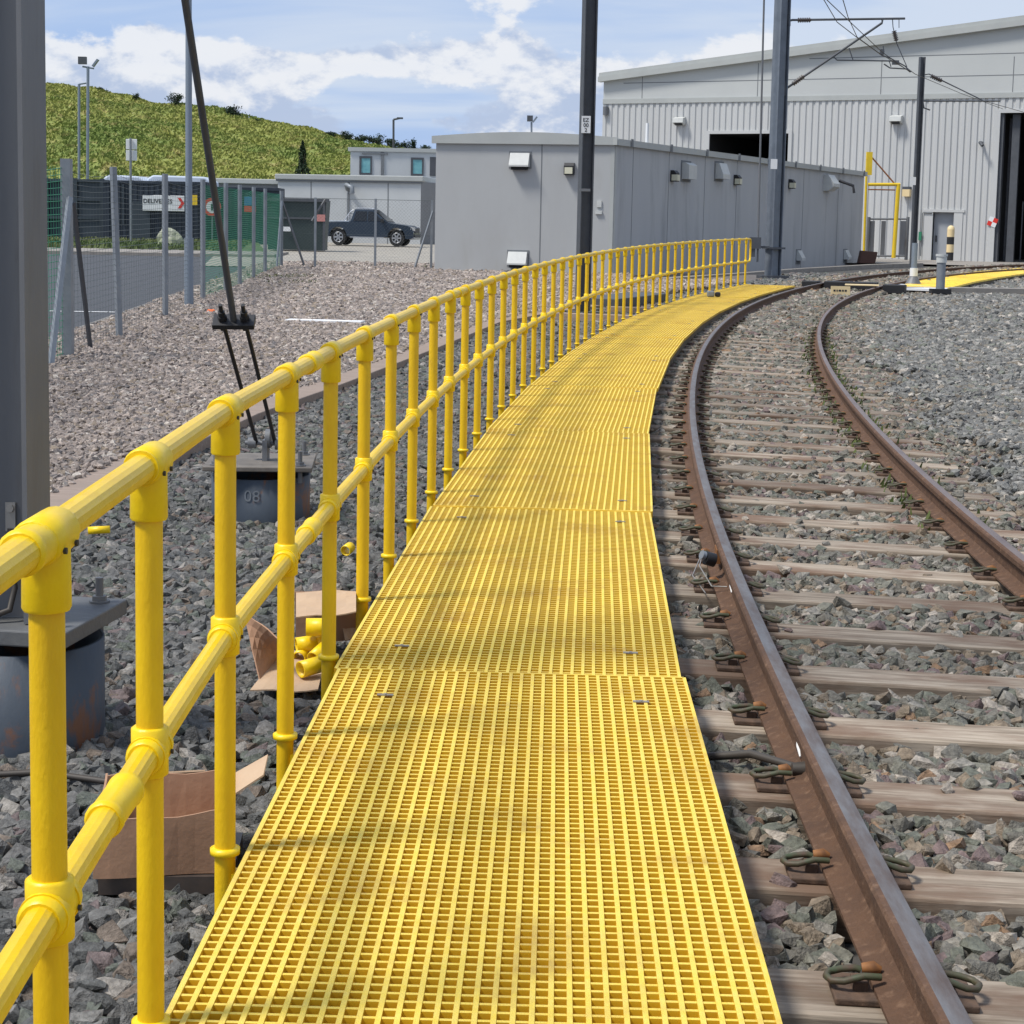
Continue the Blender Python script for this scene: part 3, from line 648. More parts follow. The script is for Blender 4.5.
# spacing so that posts fall on the observed positions
sps = [-.85, .05, .84, 1.80, 2.80, 3.80, 4.80, 5.78, 6.77, 7.77] + [8.72 + .957*k for k in range(0, 36)]
sf = np.arange(s_first-2.9, se, .25)
for z, nm in ((1.13, 'top_rail'), (.56, 'mid_rail')):
    b = MB(); b.tube([rp(s, z) for s in sf]+[rp(se, z)], .0265, 32, flute=.022, smooth=False); b.build(nm, M['rail_y'], hr)
b = MB(); b.tube([rp(se-.02, 1.13), rp(se+.16, 1.12), rp(se+.22, 1.04), rp(se+.22, .65), rp(se+.16, .57), rp(se-.02, .56)], .0265, 12); b.build('end_loop', M['post'], hr)
for i, s in enumerate(sps):
    p, h = tp(s, ro(s)); T = np.array([math.sin(h), math.cos(h), 0]); b = MB(); z0 = p[2]
    b.tube([(p[0], p[1], z0-.2), (p[0], p[1], z0+1.11)], .0265, 18 if i < 16 else 10); po = b.build('post', M['post'], hr)
    n = 20 if i < 14 else 10
    b = MB(); c = np.array([p[0], p[1], z0+1.13]); b.tube([c-T*.062, c-T*.058, c+T*.058, c+T*.062], [.030, .0365, .0365, .030], n); b.tube([c-T*.072, c-T*.046], .0335, n)
    b.tube([c-T*.0, c+[0, 0, -.015]], .034, n); b.tube([(p[0], p[1], z0+1.020), (p[0], p[1], z0+1.025), (p[0], p[1], z0+1.12)], [.034, .0365, .0355], n)
    b.build('top_fitting', M['fit'], po)
    c = np.array([p[0], p[1], z0+.56]); b = MB(); b.tube([c+[0, 0, -.05], c+[0, 0, -.046], c+[0, 0, .046], c+[0, 0, .05]], [.031, .0365, .0365, .031], n)
    b.tube([c-T*.06, c-T*.055, c+T*.055, c+T*.06], [.031, .036, .036, .031], n)
    for q in (-.03, .03): b.tube([c+T*q-[0, 0, .0], c+T*(q*1.35)], .0385, n)
    b.build('mid_fitting', M['fit'], po)
    b = MB(); b.tube([(p[0], p[1], z0-.012), (p[0], p[1], z0-.008), (p[0], p[1], z0+.006), (p[0], p[1], z0+.01)], [.028, .0385, .0385, .028], n); b.build('base_collar', M['fit'], po)
    if i < 9:
        b = MB(); Rn = np.array([math.cos(h), -math.sin(h), 0])
        for q in (-.03, .035):
            b.cyl(np.array([p[0], p[1], z0+1.115])+T*q+Rn*.034, .005, .005, 8, ax=Rn)
        b.cyl(np.array([p[0], p[1], z0+.55])+T*.03+Rn*.0355, .005, .005, 8, ax=Rn); b.build('grub_screws', M['dark'], po)
    b = MB(); q, _ = tp(s, ro(s)+.045); b.box((q[0], q[1], q[2]-.1), (.05, .05, .09), -h); b.build('post_bracket', M['fit'], po)
# rail couplers
for s, z in ((.0, 1.13), (3.3, 1.13), (.52, .56), (3.3, .56), (9.2, 1.13)):
    c0, h = tp(s, ro(s), z); T = np.array([math.sin(h), math.cos(h), 0]); b = MB(); b.tube([c0-T*.09, c0-T*.085, c0-T*.07, c0-T*.065, c0+T*.065, c0+T*.07, c0+T*.085, c0+T*.09], [.030, .0345, .0345, .0325, .0325, .0345, .0345, .030], 18); b.build('rail_coupler', M['fit'], hr)
# ================================================================== masts
def hsec(b, c, z0, z1, w, d, tf, rz, mi=0, tw=None):   # flanges face +-x (before rotation)
    cz, sz = math.cos(rz), math.sin(rz); tw = tw or tf
    def L(x, y): return (c[0]+x*cz-y*sz, c[1]+x*sz+y*cz)
    for sg in (-1, 1): q = L(sg*(w/2-tf/2), 0); b.box((*q, (z0+z1)/2), (tf, d, z1-z0), rz, mi)
    b.box((c[0], c[1], (z0+z1)/2), (w-2*tf-.002, tw, z1-z0), rz, mi)
GZ = lambda y: G(y)
t = thing('overhead_line_mast', 'large grey steel mast cut by the left edge of the photo', 'mast', (-1.73, 5.93, -.22))
b = MB(); hsec(b, (-1.735, 5.93), .232, 7.4, .26, .22, .017, math.radians(-5)); b.build('column', M['mast'], t)
def stud(b, x, y, z, r=.014, h=.09):
    b.cyl((x, y, z), r, h, 10); b.cyl((x, y, z), r*1.9, .024, 6, smooth=False); b.cyl((x, y, z+.001), r*2.6, .006, 14)
def pile(t, c, r, z0, z1, zp, ps, rz, capm, tk=.055, writing=None):
    b = MB(); n = 40; v = []; 
    for rr, z in ((r, z0), (r, z1), (r-.016, z1), (r-.016, z0+.05)):
        for j in range(n): a = 2*math.pi*j/n; v.append((c[0]+rr*math.cos(a), c[1]+rr*math.sin(a), z))
    f = [(i*n+j, i*n+(j+1) % n, (i+1)*n+(j+1) % n, (i+1)*n+j) for i in range(3) for j in range(n)]; b.add(v, f, 0, True)
    b.add(v[3*n:], [tuple(range(n))]); p = b.build('foundation_pile', M['pile'], t)
    b = MB(); b.box((c[0], c[1], zp-tk/2), (ps, ps, tk), rz); b.build('cap_plate', capm, t, bevel=.006)
    b = MB(); q = ps/2-.075
    for sx in (-1, 1):
        for sy in (-1, 1):
            x = c[0]+sx*q*math.cos(rz)-sy*q*math.sin(rz); y = c[1]+sx*q*math.sin(rz)+sy*q*math.cos(rz)
            b.cyl((x, y, z1-.02), .014, zp-z1+.02, 10); stud(b, x, y, zp)
    b.build('anchor_bolts', M['mast'], t); return p
pile(t, (-1.70, 6.02), .285, -.26, .135, .228, .56, math.radians(-9), M['capplate'])
b = MB(); lx, ly = -1.70, 5.90
b.box((lx, ly+.012, .58), (.035, .008, .10), -.09); b.cyl((lx, ly+.012, .61), .014, .014, 6, ax=(0, -1, 0)); b.build('earth_lug', M['clipm'], t)
b = MB(); b.tube([(lx, ly+.008, .54), (lx, ly+.0, .44), (lx+.02, ly-.02, .34), (lx+.01, ly-.05, .27), (lx-.06, ly-.08, .245), (lx-.2, ly-.10, .245)], .011, 8); b.build('earth_cable', M['cable'], t)
def scrawl(name, parent, c, r, zc, a0, txt, size):
    b = MB(); V, F_ = text_mb(txt, size, (0, 0, 0), (1, 0, 0), (0, 0, 1)); 
    V2 = []
    for p in V: a = a0 + p[0]/r; V2.append((c[0]+(r+.003)*math.cos(a), c[1]+(r+.003)*math.sin(a), zc+p[2]))
    b.add(V2, F_); b.build(name, M['galv'], parent)
scrawl('chalk_number', t, (-1.70, 6.02), .285, -.06, math.radians(-108), '8', .12)
# guy anchor
AC = (-1.56, 10.87); t = thing('guy_anchor', 'tensioned guy rod with twin turnbuckle rods on a steel pile in the dark ballast', 'guy anchor', (*AC, -.22))
p_ = pile(t, AC, .305, -.28, .03, .115, .66, math.radians(4), M['capbrown'], .03)
scrawl('chalk_number', t, AC, .305, -.10, math.radians(-92), '08', .10)
lug = np.array([AC[0]+.03, AC[1], .12]); b = MB(); b.box(lug+[0, 0, .06], (.03, .12, .13), .0); b.cyl(lug+[0, 0, .13], .06, .03, 16, ax=(1, 0, 0)); b.cyl(lug+[-.11, 0, .10], .035, .05, 12, ax=(1, 0, 0)); b.cyl(lug+[.06, 0, .10], .04, .06, 12, ax=(1, 0, 0)); b.cyl(lug+[-.13, 0, .10], .014, .28, 10, ax=(1, 0, 0)); b.build('lug', M['mast'], t)
CP = atd(234, 322, 10.25); WT = atd(185, 0, 8.95); dW = (WT-CP)/np.linalg.norm(WT-CP); ax1 = np.array([1.0, 0, 0]); ax1 -= dW*(ax1@dW); ax1 /= np.linalg.norm(ax1); ax2 = np.cross(dW, ax1)
b = MB(); b.box(CP, (.245, .10, .035), axes=[ax1, ax2, dW]); b.build('clamp_plate', M['black'], t, bevel=.005)
for q in (-.065, .065):
    b = MB(); top = CP+ax1*q*1.0; bot = lug+np.array([q*.9, 0, .10]); b.tube([bot, top, top+dW*.13], .0125, 10); b.cyl(top+dW*.018, .028, .03, 6, ax=dW, smooth=False); b.cyl(top-dW*.05, .026, .03, 6, ax=dW, smooth=False); b.cyl(top+dW*.05, .021, .03, 10, ax=dW); b.build('adjuster_rod', M['black'], t)
b = MB(); b.tube([CP-dW*.02, WT, WT+dW*4.6], .020, 12); b.build('guy_rod', M['mastd'], t)
# mast beside walkway
c = at(582.5, 314, -.2); t = thing('overhead_line_mast', 'dark steel mast standing behind the handrail with a white number plate', 'mast', c)
b = MB(); hsec(b, c, c[2]-.1, c[2]+9.5, .24, .24, .018, math.radians(14)); b.build('column', M['mastd'], t)
b = MB(); b.box(c+[0, 0, .02], (.55, .55, .06), .2); b.build('base_plate', M['mastd'], t)
pp = atd(586, 124.5, c[1]-.15); b = MB(); b.box(pp, (.17, .008, .315)); pl = b.build('number_plate', M['white'], t)
b = MB()
for tx, dz in (('EZ', .05), ('00', -.045), ('2', -.135)): V, F_ = text_mb(tx, .10, pp+[0, -.008, dz], (1, 0, 0), (0, 0, 1), bold=.015); b.add(V, F_)
b.build('lettering', M['blackp'], pl)
b = MB(); q = atd(585, 190, c[1]-.16); b.box(q, (.20, .02, .05)); b.build('fixing_band', M['mast'], t)
# mast right of walkway end with cantilever
c = at(772.5, 279, -.2); t = thing('overhead_line_mast', 'blue grey steel mast with cantilever arm over the track beyond the walkway end', 'mast', c)
b = MB(); hsec(b, c, c[2]-.1, c[2]+9.6, .36, .36, .03, math.radians(30)); b.box((c[0]-.02, c[1]-.0, c[2]+4.75), (.25, .25, 9.6), math.radians(30)); b.build('column', M['mastm'], t)
b = MB(); b.box(c+[0, 0, .05], (.75, .75, .12), .3); b.build('base_plate', M['mastd'], t); b = MB(); b.box(c+[0, 0, .95], (.56, .5, .06), .3); b.build('clamp_band', M['mastd'], t)
YM = c[1]
pp = atd(774, 164, YM-.35); b = MB(); b.box(pp, (.2, .01, .3)); b.build('number_plate', M['white'], t)
A = lambda x, y, dy=0: atd(x, y, YM+dy)
b = MB(); b.tube([A(789, 21), A(792, 20), A(905, 18.5)], .035, 8); b.tube([A(787, 88), A(882, 23), A(882.5, 19)], .035, 8); b.tube([A(834, 57), A(837, 60), A(893, 61)], .022, 8); b.tube([A(849, 48), A(853, 60)], .018, 6)
b.tube([A(789, 14), A(789, 26)], .05, 8); b.tube([A(785, 82), A(785, 96)], .05, 8); b.build('cantilever_arm', M['mastd'], t)
for p0, p1 in ((A(798, 20.2), A(811, 20)), (A(793, 84), A(804, 76)), (A(894, 31), A(896.5, 41))):
    b = MB(); u = p1-p0
    for k in range(6): b.tube([p0+u*(k/6), p0+u*((k+.5)/6)], .075, 10); 
    b.tube([p0, p1], .045, 8); b.build('insulator', M['ins'], t)
b = MB(); b.tube([A(892.5, 19), A(893, 27), A(897, 44), A(907, 67)], .014, 6); b.tube([A(899, 19), A(899, 28)], .012, 6); b.tube([A(883, 46), A(884, 52), A(881, 55), A(890, 58), A(905, 66), A(911, 72)], .02, 6)
b.tube([A(884, 64), A(890, 68), A(907, 69), A(910, 72)], .022, 6); b.tube([A(889, 60), A(891, 67)], .015, 6); b.box(A(895.5, 62.5), (.2, .1, .13)); b.box(A(882, 52), (.12, .1, .16)); b.build('registration_fitting', M['mastd'], t)
def owire(name, pts, lab, r=.011):
    b = MB(); b.tube(pts, r, 6); tag(b.build(name, M['cable']), lab, 'overhead wire')
def ext(p, q, k): return q + (q-p)*k
P0, P1 = A(880, 54), atd(824, 0, 39.5); owire('overhead_wire', [P0, atd(857, 37.5, 49.6), atd(837, 22, 44.5), P1, ext(P0, P1, 1.3)], 'leftmost sagging wire rising from the cantilever to the top edge')
P0, P1 = A(910, 72), atd(827, 0, 41); owire('overhead_wire', [P0, A(882, 52, -1.0), atd(848, 20, 46), P1, ext(P0, P1, 1.3)], 'straighter wire just right of the leftmost wire above the cantilever')
P0, P1 = A(911, 72), atd(843, 0, 39); owire('overhead_wire', [P0, A(879, 53, -1.5), atd(857, 37, 47), atd(848, 17, 43.5), P1, ext(P0, P1, 1.3)], 'rightmost wire dropping steeply from the top edge to the cantilever')
owire('overhead_wire', [A(907, 68), atd(915, 74, 57), atd(960, 93, 74), atd(1003, 109, 83.5)], 'wire running from the cantilever fitting to the big hall door')
b = MB(); x0 = atd(765.5, -60, YM-.3); b.tube([x0, atd(757.5, 262, YM-.3)], .03, 8); q = thing('down_cable', 'thin vertical cable with a junction box left of the blue grey mast', 'cable', atd(757.5, 262, YM-.3)); b.build('cable', M['mast'], q)
b = MB(); b.box(atd(755, 243, YM-.35), (.35, .16, .35)); b.box(atd(753, 252, YM-.35), (.12, .1, .3)); b.box(atd(764, 247, YM-.3), (.35, .06, .06)); b.build('junction_box', M['mastd'], q)
# far mast near the hall
c = at(912.5, 270, -.2); t = thing('overhead_line_mast', 'slim dark mast in front of the ribbed hall wall beside the door', 'mast', c); Y2 = c[1]
b = MB(); hsec(b, c, c[2]-.1, atd(921, 57, Y2)[2], .20, .19, .03, math.radians(10)); b.build('column', M['mastd'], t)
b = MB(); b.box(atd(913, 181, Y2-.2), (.22, .01, .3)); b.build('number_plate', M['white'], t)
b = MB(); b.tube([atd(924, 75, Y2), atd(929, 74, Y2), atd(984, 101, Y2)], .022, 8); b.tube([atd(922, 101, Y2), atd(1000, 101, Y2)], .03, 8); b.tube([atd(921, 92, Y2), atd(924, 108, Y2), atd(930, 110, Y2)], .03, 6); b.build('cantilever_arm', M['mastd'], t)
b = MB(); p0, p1 = atd(931, 76, Y2), atd(942, 81, Y2)
for k in range(6): b.tube([p0+(p1-p0)*(k/6), p0+(p1-p0)*((k+.5)/6)], .085, 10)
b.tube([p0, p1], .045, 8); b.build('insulator', M['ins'], t)
owire('overhead_wire', [atd(940, 80, Y2), atd(984, 101, Y2), atd(1030, 114, 82)], 'wire from the insulator on the slim dark mast to the hall door')
# cone stand and vent bollard
c = at(913, 288, -.2); t = thing('ground_post', 'slim grey post with white collar on a cone shaped foot', 'post', c); Yc = c[1]
b = MB(); b.tube([c+[0, 0, .35], atd(915, 243, Yc)], .085, 12); b.build('tube', M['lights'], t)
b = MB(); b.tube([c+[0, 0, .33], c+[0, 0, .56]], .11, 14); b.build('collar', M['white'], t)
b = MB(); b.tube([c, c+[0, 0, .33]], [.30, .10], 12); b.build('cone_foot', M['mast'], t)
c = at(940, 293.5, -.19); t = thing('vent_bollard', 'grey pipe bollard with flat cap standing by the cable trough', 'bollard', c)
b = MB(); b.tube([c, c+[0, 0, .92]], .115, 20); b.build('pipe', M['galv'], t)
b = MB(); b.tube([c+[0, 0, .80], c+[0, 0, .81], c+[0, 0, .95]], .135, 20); b.tube([c+[0, 0, .965], c+[0, 0, 1.02]], .155, 20); b.build('cap', M['vent'], t)
b = MB(); b.box(c+[0, 0, .06], (.5, .35, .12)); b.build('foot', M['rubber'], t)
# ================================================================== relay building
class Wall:
    def __init__(s, P0, P1): s.P0 = np.array(P0[:2], float); s.d = np.array(P1[:2], float)-s.P0; s.L = np.linalg.norm(s.d); s.d /= s.L; s.n = np.array([s.d[1], -s.d[0]])
    def px(s, x, y):
        r = ray(x, y); A_ = np.array([[r[0], -s.d[0]], [r[1], -s.d[1]]]); t, u = np.linalg.solve(A_, s.P0); return u, ZC + t*r[2]
    def pt(s, u, z, o=0): q = s.P0+s.d*u+s.n*o; return np.array([q[0], q[1], z])
    def box(s, b, u0, u1, z0, z1, o0, o1, mi=0): b.box(s.pt((u0+u1)/2, (z0+z1)/2, (o0+o1)/2), (u1-u0, o1-o0, z1-z0), axes=[[*s.d, 0], [*s.n, 0], [0, 0, 1]], mi=mi)
A_ = at(434.5, 272, -.2)[:2]; C_ = at(860.5, 262, -.2)[:2]; B_ = np.array([2.93, 53.6])
t = thing('relay_building', 'long low grey panelled building with vent cowls beside the track', 'building', (*A_, .1))
zb = .05; zt = G(54)-.2+3.97
fr = Wall(A_, B_); sd = Wall(B_, C_); D_ = A_ + (C_-B_)
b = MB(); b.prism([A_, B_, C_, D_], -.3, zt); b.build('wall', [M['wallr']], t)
b = MB(); fr.box(b, .0, fr.L+.0, -.2, zt-.004, .003, .02); b.build('front_wall', M['wall'], t)
b = MB()
for x in (541,): u, _ = fr.px(x, 200); fr.box(b, u-.015, u+.015, 0, zt-.02, .0195, .026)
for x in (632, 668, 704, 736, 803, 838): u, _ = sd.px(x, 200); sd.box(b, u-.012, u+.012, 0, zt-.02, -.001, .006)
b.build('panel_joint', M['joint'], t)
b = MB(); fr.box(b, fr.L-.12, fr.L+.0, -.1, zt-.006, .021, .035); sd.box(b, -.01, .12, -.1, zt-.006, .002, .02); b.build('corner_trim', M['fascia'], t)
b = MB(); n = 16; v = []
for o_, inset in ((.12, 0), (-.02, 0)):
    for i in range(n+1): u = -.12+(fr.L+.24)*i/n; v.append(fr.pt(u, zt-.02, o_))
    for i in range(n+1): u = -.12+(fr.L+.24)*i/n; v.append(fr.pt(u, zt+.20+.14*math.sin(math.pi*min(1, max(0, i/n))), o_))
m_ = n+1; f = [(i, i+1, m_+i+1, m_+i) for i in range(n)] + [(m_+i, m_+i+1, 3*m_+i+1, 3*m_+i) for i in range(n)] + [(2*m_+i, i, i+1, 2*m_+i+1)[::-1] for i in range(n)]
b.add(v, f); sd.box(b, -.13, sd.L+.1, zt-.02, zt+.17, -.02, .12); b.build('fascia', M['fascia'], t)
b = MB(); v = []
for off in (0, 1):
    for i in range(n+1): u = (fr.L)*i/n; q = fr.pt(u, zt+.17+.14*math.sin(math.pi*i/n), -.02); q[:2] += (C_-B_)*off; v.append(q)
b.add(v, [(i, i+1, m_+i+1, m_+i) for i in range(n)]); b.build('roof', M['fascia'], t)
b = MB()
for k in range(9): u = 1+k*3.3; sd.box(b, u-.08, u+.08, zt-.03, zt+.21, .1205, .15)
b.build('gutter_bracket', M['joint'], t)
def cowl(W_, x0, x1, y0, y1, deep=.28, flip=False):
    u0, z1 = W_.px(x0, y0); u1, z0 = W_.px(x1, y1); o = .02 if W_ is fr else 0.0
    pr = [(o, z1), (o+deep*.35, z1), (o+deep, z0+(z1-z0)*.12), (o+deep, z0), (o, z0)]
    b = MB(); b.extr([W_.pt(u0, z, q) for q, z in pr], np.array([*W_.d, 0])*(u1-u0)); c_ = b.build('vent_cowl', M['vent'], t)
    b = MB(); W_.box(b, u0-.05, u1+.05, z0-.05, z1+.05, o, o+.015); b.build('back_frame', M['joint'], c_)
    b = MB(); W_.box(b, u0+.05, u1-.05, z0-.09, z0-.005, o+.016, o+deep*.6); b.build('mouth', M['dark_in'], c_)
cowl(fr, 511, 530, 153, 167); cowl(fr, 509, 527.5, 251.5, 265)
u_ = lambda W_, x, y: W_.px(x, y)
for x, y in ((686, 172), (719, 172)): 
    u, z = sd.px(x, y); cowl_w = .42
    b = MB(); dd = .26 if x < 700 else .30; pr = [(0, z+.30), (dd*.5, z+.30), (dd, z+(.22 if x < 700 else -.08)), (dd, z-.24), (0, z-.24)]; b.extr([sd.pt(u-.4, zz, q) for q, zz in pr], np.array([*sd.d, 0])*.75); c_ = b.build('vent_cowl', M['vent'], t)
    b = MB(); sd.box(b, u-.48, u+.43, z-.33, z+.37, 0, .015); b.build('back_frame', M['joint'], c_)
for x, y in ((802, 258), (849, 257)):
    u, z = sd.px(x-4, y); dd = .24; pr = [(0, z+.30), (dd*.3, z+.30), (dd, z+.0), (dd, z-.10), (0, z-.10)]; b = MB(); b.extr([sd.pt(u-.25, zz, q) for q, zz in pr], np.array([*sd.d, 0])*.5); c_ = b.build('vent_cowl', M['vent'], t)
    b = MB(); sd.box(b, u-.3, u+.3, z-.25, z+.35, 0, .014); b.build('back_frame', M['joint'], c_)
u, z = sd.px(826, 183); pr = [(0, z+.33), (.2, z+.33), (.45, z-.02), (.45, z-.15), (.22, z-.33), (0, z-.33)]; b = MB(); b.extr([sd.pt(u-.4, zz, q) for q, zz in pr], np.array([*sd.d, 0])*.9); b.build('vent_cowl', M['vent'], t)
def blk(W_, x, y, o, w=.3, h=.36):
    u, z = W_.px(x, y); b = MB(); pr = [(o, z+h/2), (o+.12, z+h/2), (o+.2, z+h/4), (o+.2, z-h/2), (o, z-h/2)]; b.extr([W_.pt(u-w/2, zz, q) for q, zz in pr], np.array([*W_.d, 0])*w); l_ = b.build('wall_light', M['black'], t)
    b = MB(); W_.box(b, u-w/2+.03, u+w/2-.03, z-h/2+.03, z+h*.12, o+.2, o+.235); b.build('lens', M['lens'], l_)
    if W_ is sd: b = MB(); W_.box(b, u-w/2-.012, u-w/2-.001, z-h/2+.03, z+h*.12, o+.05, o+.23); b.build('lens', M['lens'], l_)
blk(fr, 570, 169, .02); blk(sd, 672, 176, 0); blk(sd, 735, 180, 0); blk(sd, 789.5, 184, 0)
b = MB(); u, z = fr.px(599.5, 204); fr.box(b, u-.07, u+.07, z-.1, z+.1, .02, .06); u, z = fr.px(599, 212.5); fr.box(b, u-.1, u+.1, z-.05, z+.05, .02, .08); b.build('key_switch', M['vent'], t)
b = MB(); u, z = sd.px(832, 188); b.tube([sd.pt(u, z+.3, .3), sd.pt(u, z+.1, .9), sd.pt(u, z-.2, .95)], .06, 8); b.build('camera_arm', M['black'], t)
b = MB(); u, z = sd.px(650, 137); b.tube([sd.pt(u, zt, -.1), sd.pt(u, zt+.8, -.1)], .05, 8); b.build('roof_rod', M['white'], t)
# ================================================================== hall
H0 = np.array([4.45, 93.6]); H1 = np.array([22.95, 83.9]); hw = Wall(H0, H1); hn = hw.n
t = thing('depot_hall', 'large pale ribbed metal depot hall with dark open doors', 'building', (*H0, .2))
zband = hw.px(800, 101)[1]; zbase = 0.0; Lh = 52.; ur = 26.
zl = hw.px(604.5, 81)[1]; zs = (hw.px(1024, 25)[1]-zl)/(hw.px(1024, 25)[0]); zr = lambda u: zl + zs*(u if u < ur else 2*ur-u)
d2 = (hw.px(710, 134), hw.px(789, 134)); d1u = hw.px(1001, 113)[0]; d1z = hw.px(1001, 113)[1]; d1e = d1u+5.4
sdu0, sdz = hw.px(933.5, 212.5); sdu1 = hw.px(954.5, 212.5)[0]
def ribbed(b, u0, u1, z0, z1, pitch=.333):
    n = max(1, int(round((u1-u0)/pitch))); p = (u1-u0)/n; us = []; os_ = []
    for i in range(n): s_ = u0+i*p; us += [s_, s_+p*.5, s_+p*.62, s_+p*.88]; os_ += [0.055, 0.055, 0.0, 0.0]
    us.append(u1); os_.append(.055); v = [hw.pt(u, z0, o) for u, o in zip(us, os_)] + [hw.pt(u, z1, o) for u, o in zip(us, os_)]; k = len(us)
    b.add(v, [(i, i+1, k+i+1, k+i) for i in range(k-1)])
b = MB(); ribbed(b, 0, d2[0][0], zbase, zband); ribbed(b, d2[0][0], d2[1][0], d2[0][1], zband); ribbed(b, d2[0][0], d2[1][0], zbase, d2[0][1]-4.2); ribbed(b, d2[1][0], sdu0-.12, zbase, zband)
ribbed(b, sdu0-.12, sdu1+.12, sdz+.12, zband); ribbed(b, sdu1+.12, d1u, zbase, zband); ribbed(b, d1u, d1e, d1z, zband); ribbed(b, d1e, Lh, zbase, zband); b.build('ribbed_wall', M['clad'], t)
b = MB(); v = [hw.pt(u, zband+.2, .03) for u in (0, ur, Lh)] + [hw.pt(u, zr(u), .03) for u in (0, ur, Lh)]; b.add(v, [(0, 1, 4, 3), (1, 2, 5, 4)]); b.build('gable_panel', M['cladp'], t)
b = MB(); hw.box(b, 0, Lh, zband, zband+.24, -.02, .10); b.build('band_trim', M['fascia'], t)
b = MB()
for z in (zband+1.05, zband+2.05): 
    ua = max(0, (z+.25-zl)/zs); hw.box(b, ua, Lh-ua, z-.02, z+.02, .028, .034)
for k in range(9): u = 2.2+k*6.3; hw.box(b, u-.02, u+.02, zband+.26, min(zband+1.9, zr(u)-.05), .029, .035)
b.build('panel_joint', M['joint'], t)
b = MB()
for (ua, ub) in ((-.2, ur), (ur, Lh+.2)):
    pa, pb = hw.pt(ua, zr(ua), .35), hw.pt(ub, zr(ub), .35)
    for z0_, z1_, o0 in ((-.05, .22, 0), (.23, .42, -.12)):
        q = [pa+[0, 0, z0_], pb+[0, 0, z0_], pb+[0, 0, z1_], pa+[0, 0, z1_]]; q = [p+np.array([*(hn*o0), 0]) for p in q]; b.extr(q[::-1], -np.array([*hn, 0])*.4)
b.build('roof_fascia', M['fascia'], t)
b = MB(); dp = -np.array([*hn, 0])*60
for ua, ub in ((0, ur), (ur, Lh)): a_, c_ = hw.pt(ua, zr(ua)+.2, 0), hw.pt(ub, zr(ub)+.2, 0); b.add([a_, c_, c_+dp, a_+dp], [(0, 1, 2, 3)])
b.build('roof', M['fascia'], t)
b = MB(); 
for u in (0, Lh): a_, c_ = hw.pt(u, -.2, -.01), hw.pt(u, zr(u)+.2, -.01); b.add([a_, c_, c_+dp, a_+dp], [(0, 1, 2, 3)])
a_, c_ = hw.pt(0, -.2)+dp, hw.pt(Lh, -.2)+dp; e_, g_ = hw.pt(Lh, zr(Lh)), hw.pt(0, zr(0)); m2 = hw.pt(ur, zr(ur)); b.add([a_, c_, e_+dp, m2+dp, g_+dp], [(0, 1, 2, 3, 4)]); b.build('outer_wall', M['cladp'], t)
b = MB()
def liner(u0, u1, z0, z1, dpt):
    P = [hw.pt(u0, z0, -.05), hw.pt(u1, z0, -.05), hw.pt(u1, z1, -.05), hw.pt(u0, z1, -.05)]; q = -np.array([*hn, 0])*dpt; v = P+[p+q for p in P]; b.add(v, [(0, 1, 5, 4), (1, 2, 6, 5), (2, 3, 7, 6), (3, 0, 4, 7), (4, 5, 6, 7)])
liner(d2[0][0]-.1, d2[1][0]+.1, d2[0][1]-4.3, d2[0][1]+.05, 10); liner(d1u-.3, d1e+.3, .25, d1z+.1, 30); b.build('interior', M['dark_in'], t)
b = MB(); hw.box(b, d1u, d1u+.16, zbase, d1z, -.35, -.02); hw.box(b, d1u+.22, d1u+.32, zbase, d1z-.2, -1.2, -1.0); hw.box(b, d1u+.5, d1u+.85, zbase, d1z-.05, -.5, -.3); hw.box(b, d1u+.95, d1u+1.0, zbase, 3.2, -1.3, -1.25); b.build('door_frame', M['mastd'], t)
b = MB(); hw.box(b, d1u+1.9, d1u+2.6, .3, 1.1, -4, -3); b.tube([hw.pt(d1u+1.6, .3, -3), hw.pt(d1u+1.6, 2.1, -3)], .06, 8); b.tube([hw.pt(d1u+1.1, 1.7, -3), hw.pt(d1u+2.4, 1.7, -3)], .06, 8); b.build('interior_equipment', M['cream'], t)
b = MB(); hw.box(b, d2[0][0]-.18, d2[0][0], d2[0][1]-4, d2[0][1]+.16, .0, .09); hw.box(b, d2[1][0], d2[1][0]+.18, d2[0][1]-4, d2[0][1]+.16, .0, .09); hw.box(b, d2[0][0], d2[1][0], d2[0][1], d2[0][1]+.16, .0, .09)
hw.box(b, d1u-.17, d1u, zbase, d1z+.17, .0, .085); hw.box(b, d1u, d1e, d1z, d1z+.17, .0, .085)
hw.box(b, sdu0-.42, sdu0, zbase, sdz+.02, .003, .09); hw.box(b, sdu1, sdu1+.42, zbase, sdz+.02, .003, .09); hw.box(b, sdu0-.5, sdu1+.5, sdz+.021, sdz+.15, .003, .11); b.build('door_trim', M['clad'], t)
b = MB(); hw.box(b, sdu0, sdu1, zbase, sdz+.02, -.25, -.2); dr = b.build('side_door', M['door'], t)
b = MB(); hw.box(b, sdu0+.12, sdu0+.17, 1.2, 1.5, -.2, -.12); b.build('handle', M['black'], dr)
b = MB(); u, z = hw.px(923, 215); b.tube([hw.pt(u, .5, .12), hw.pt(u, z+.1, .12), hw.pt(u+.45, z+.1, .12)], .035, 6); b.build('wall_pipe', M['joint'], t)
b = MB(); u, z = hw.px(921, 236); hw.box(b, u-.07, u+.07, z-.2, z+.2, .1, .2); b.build('call_point', M['green'], t)
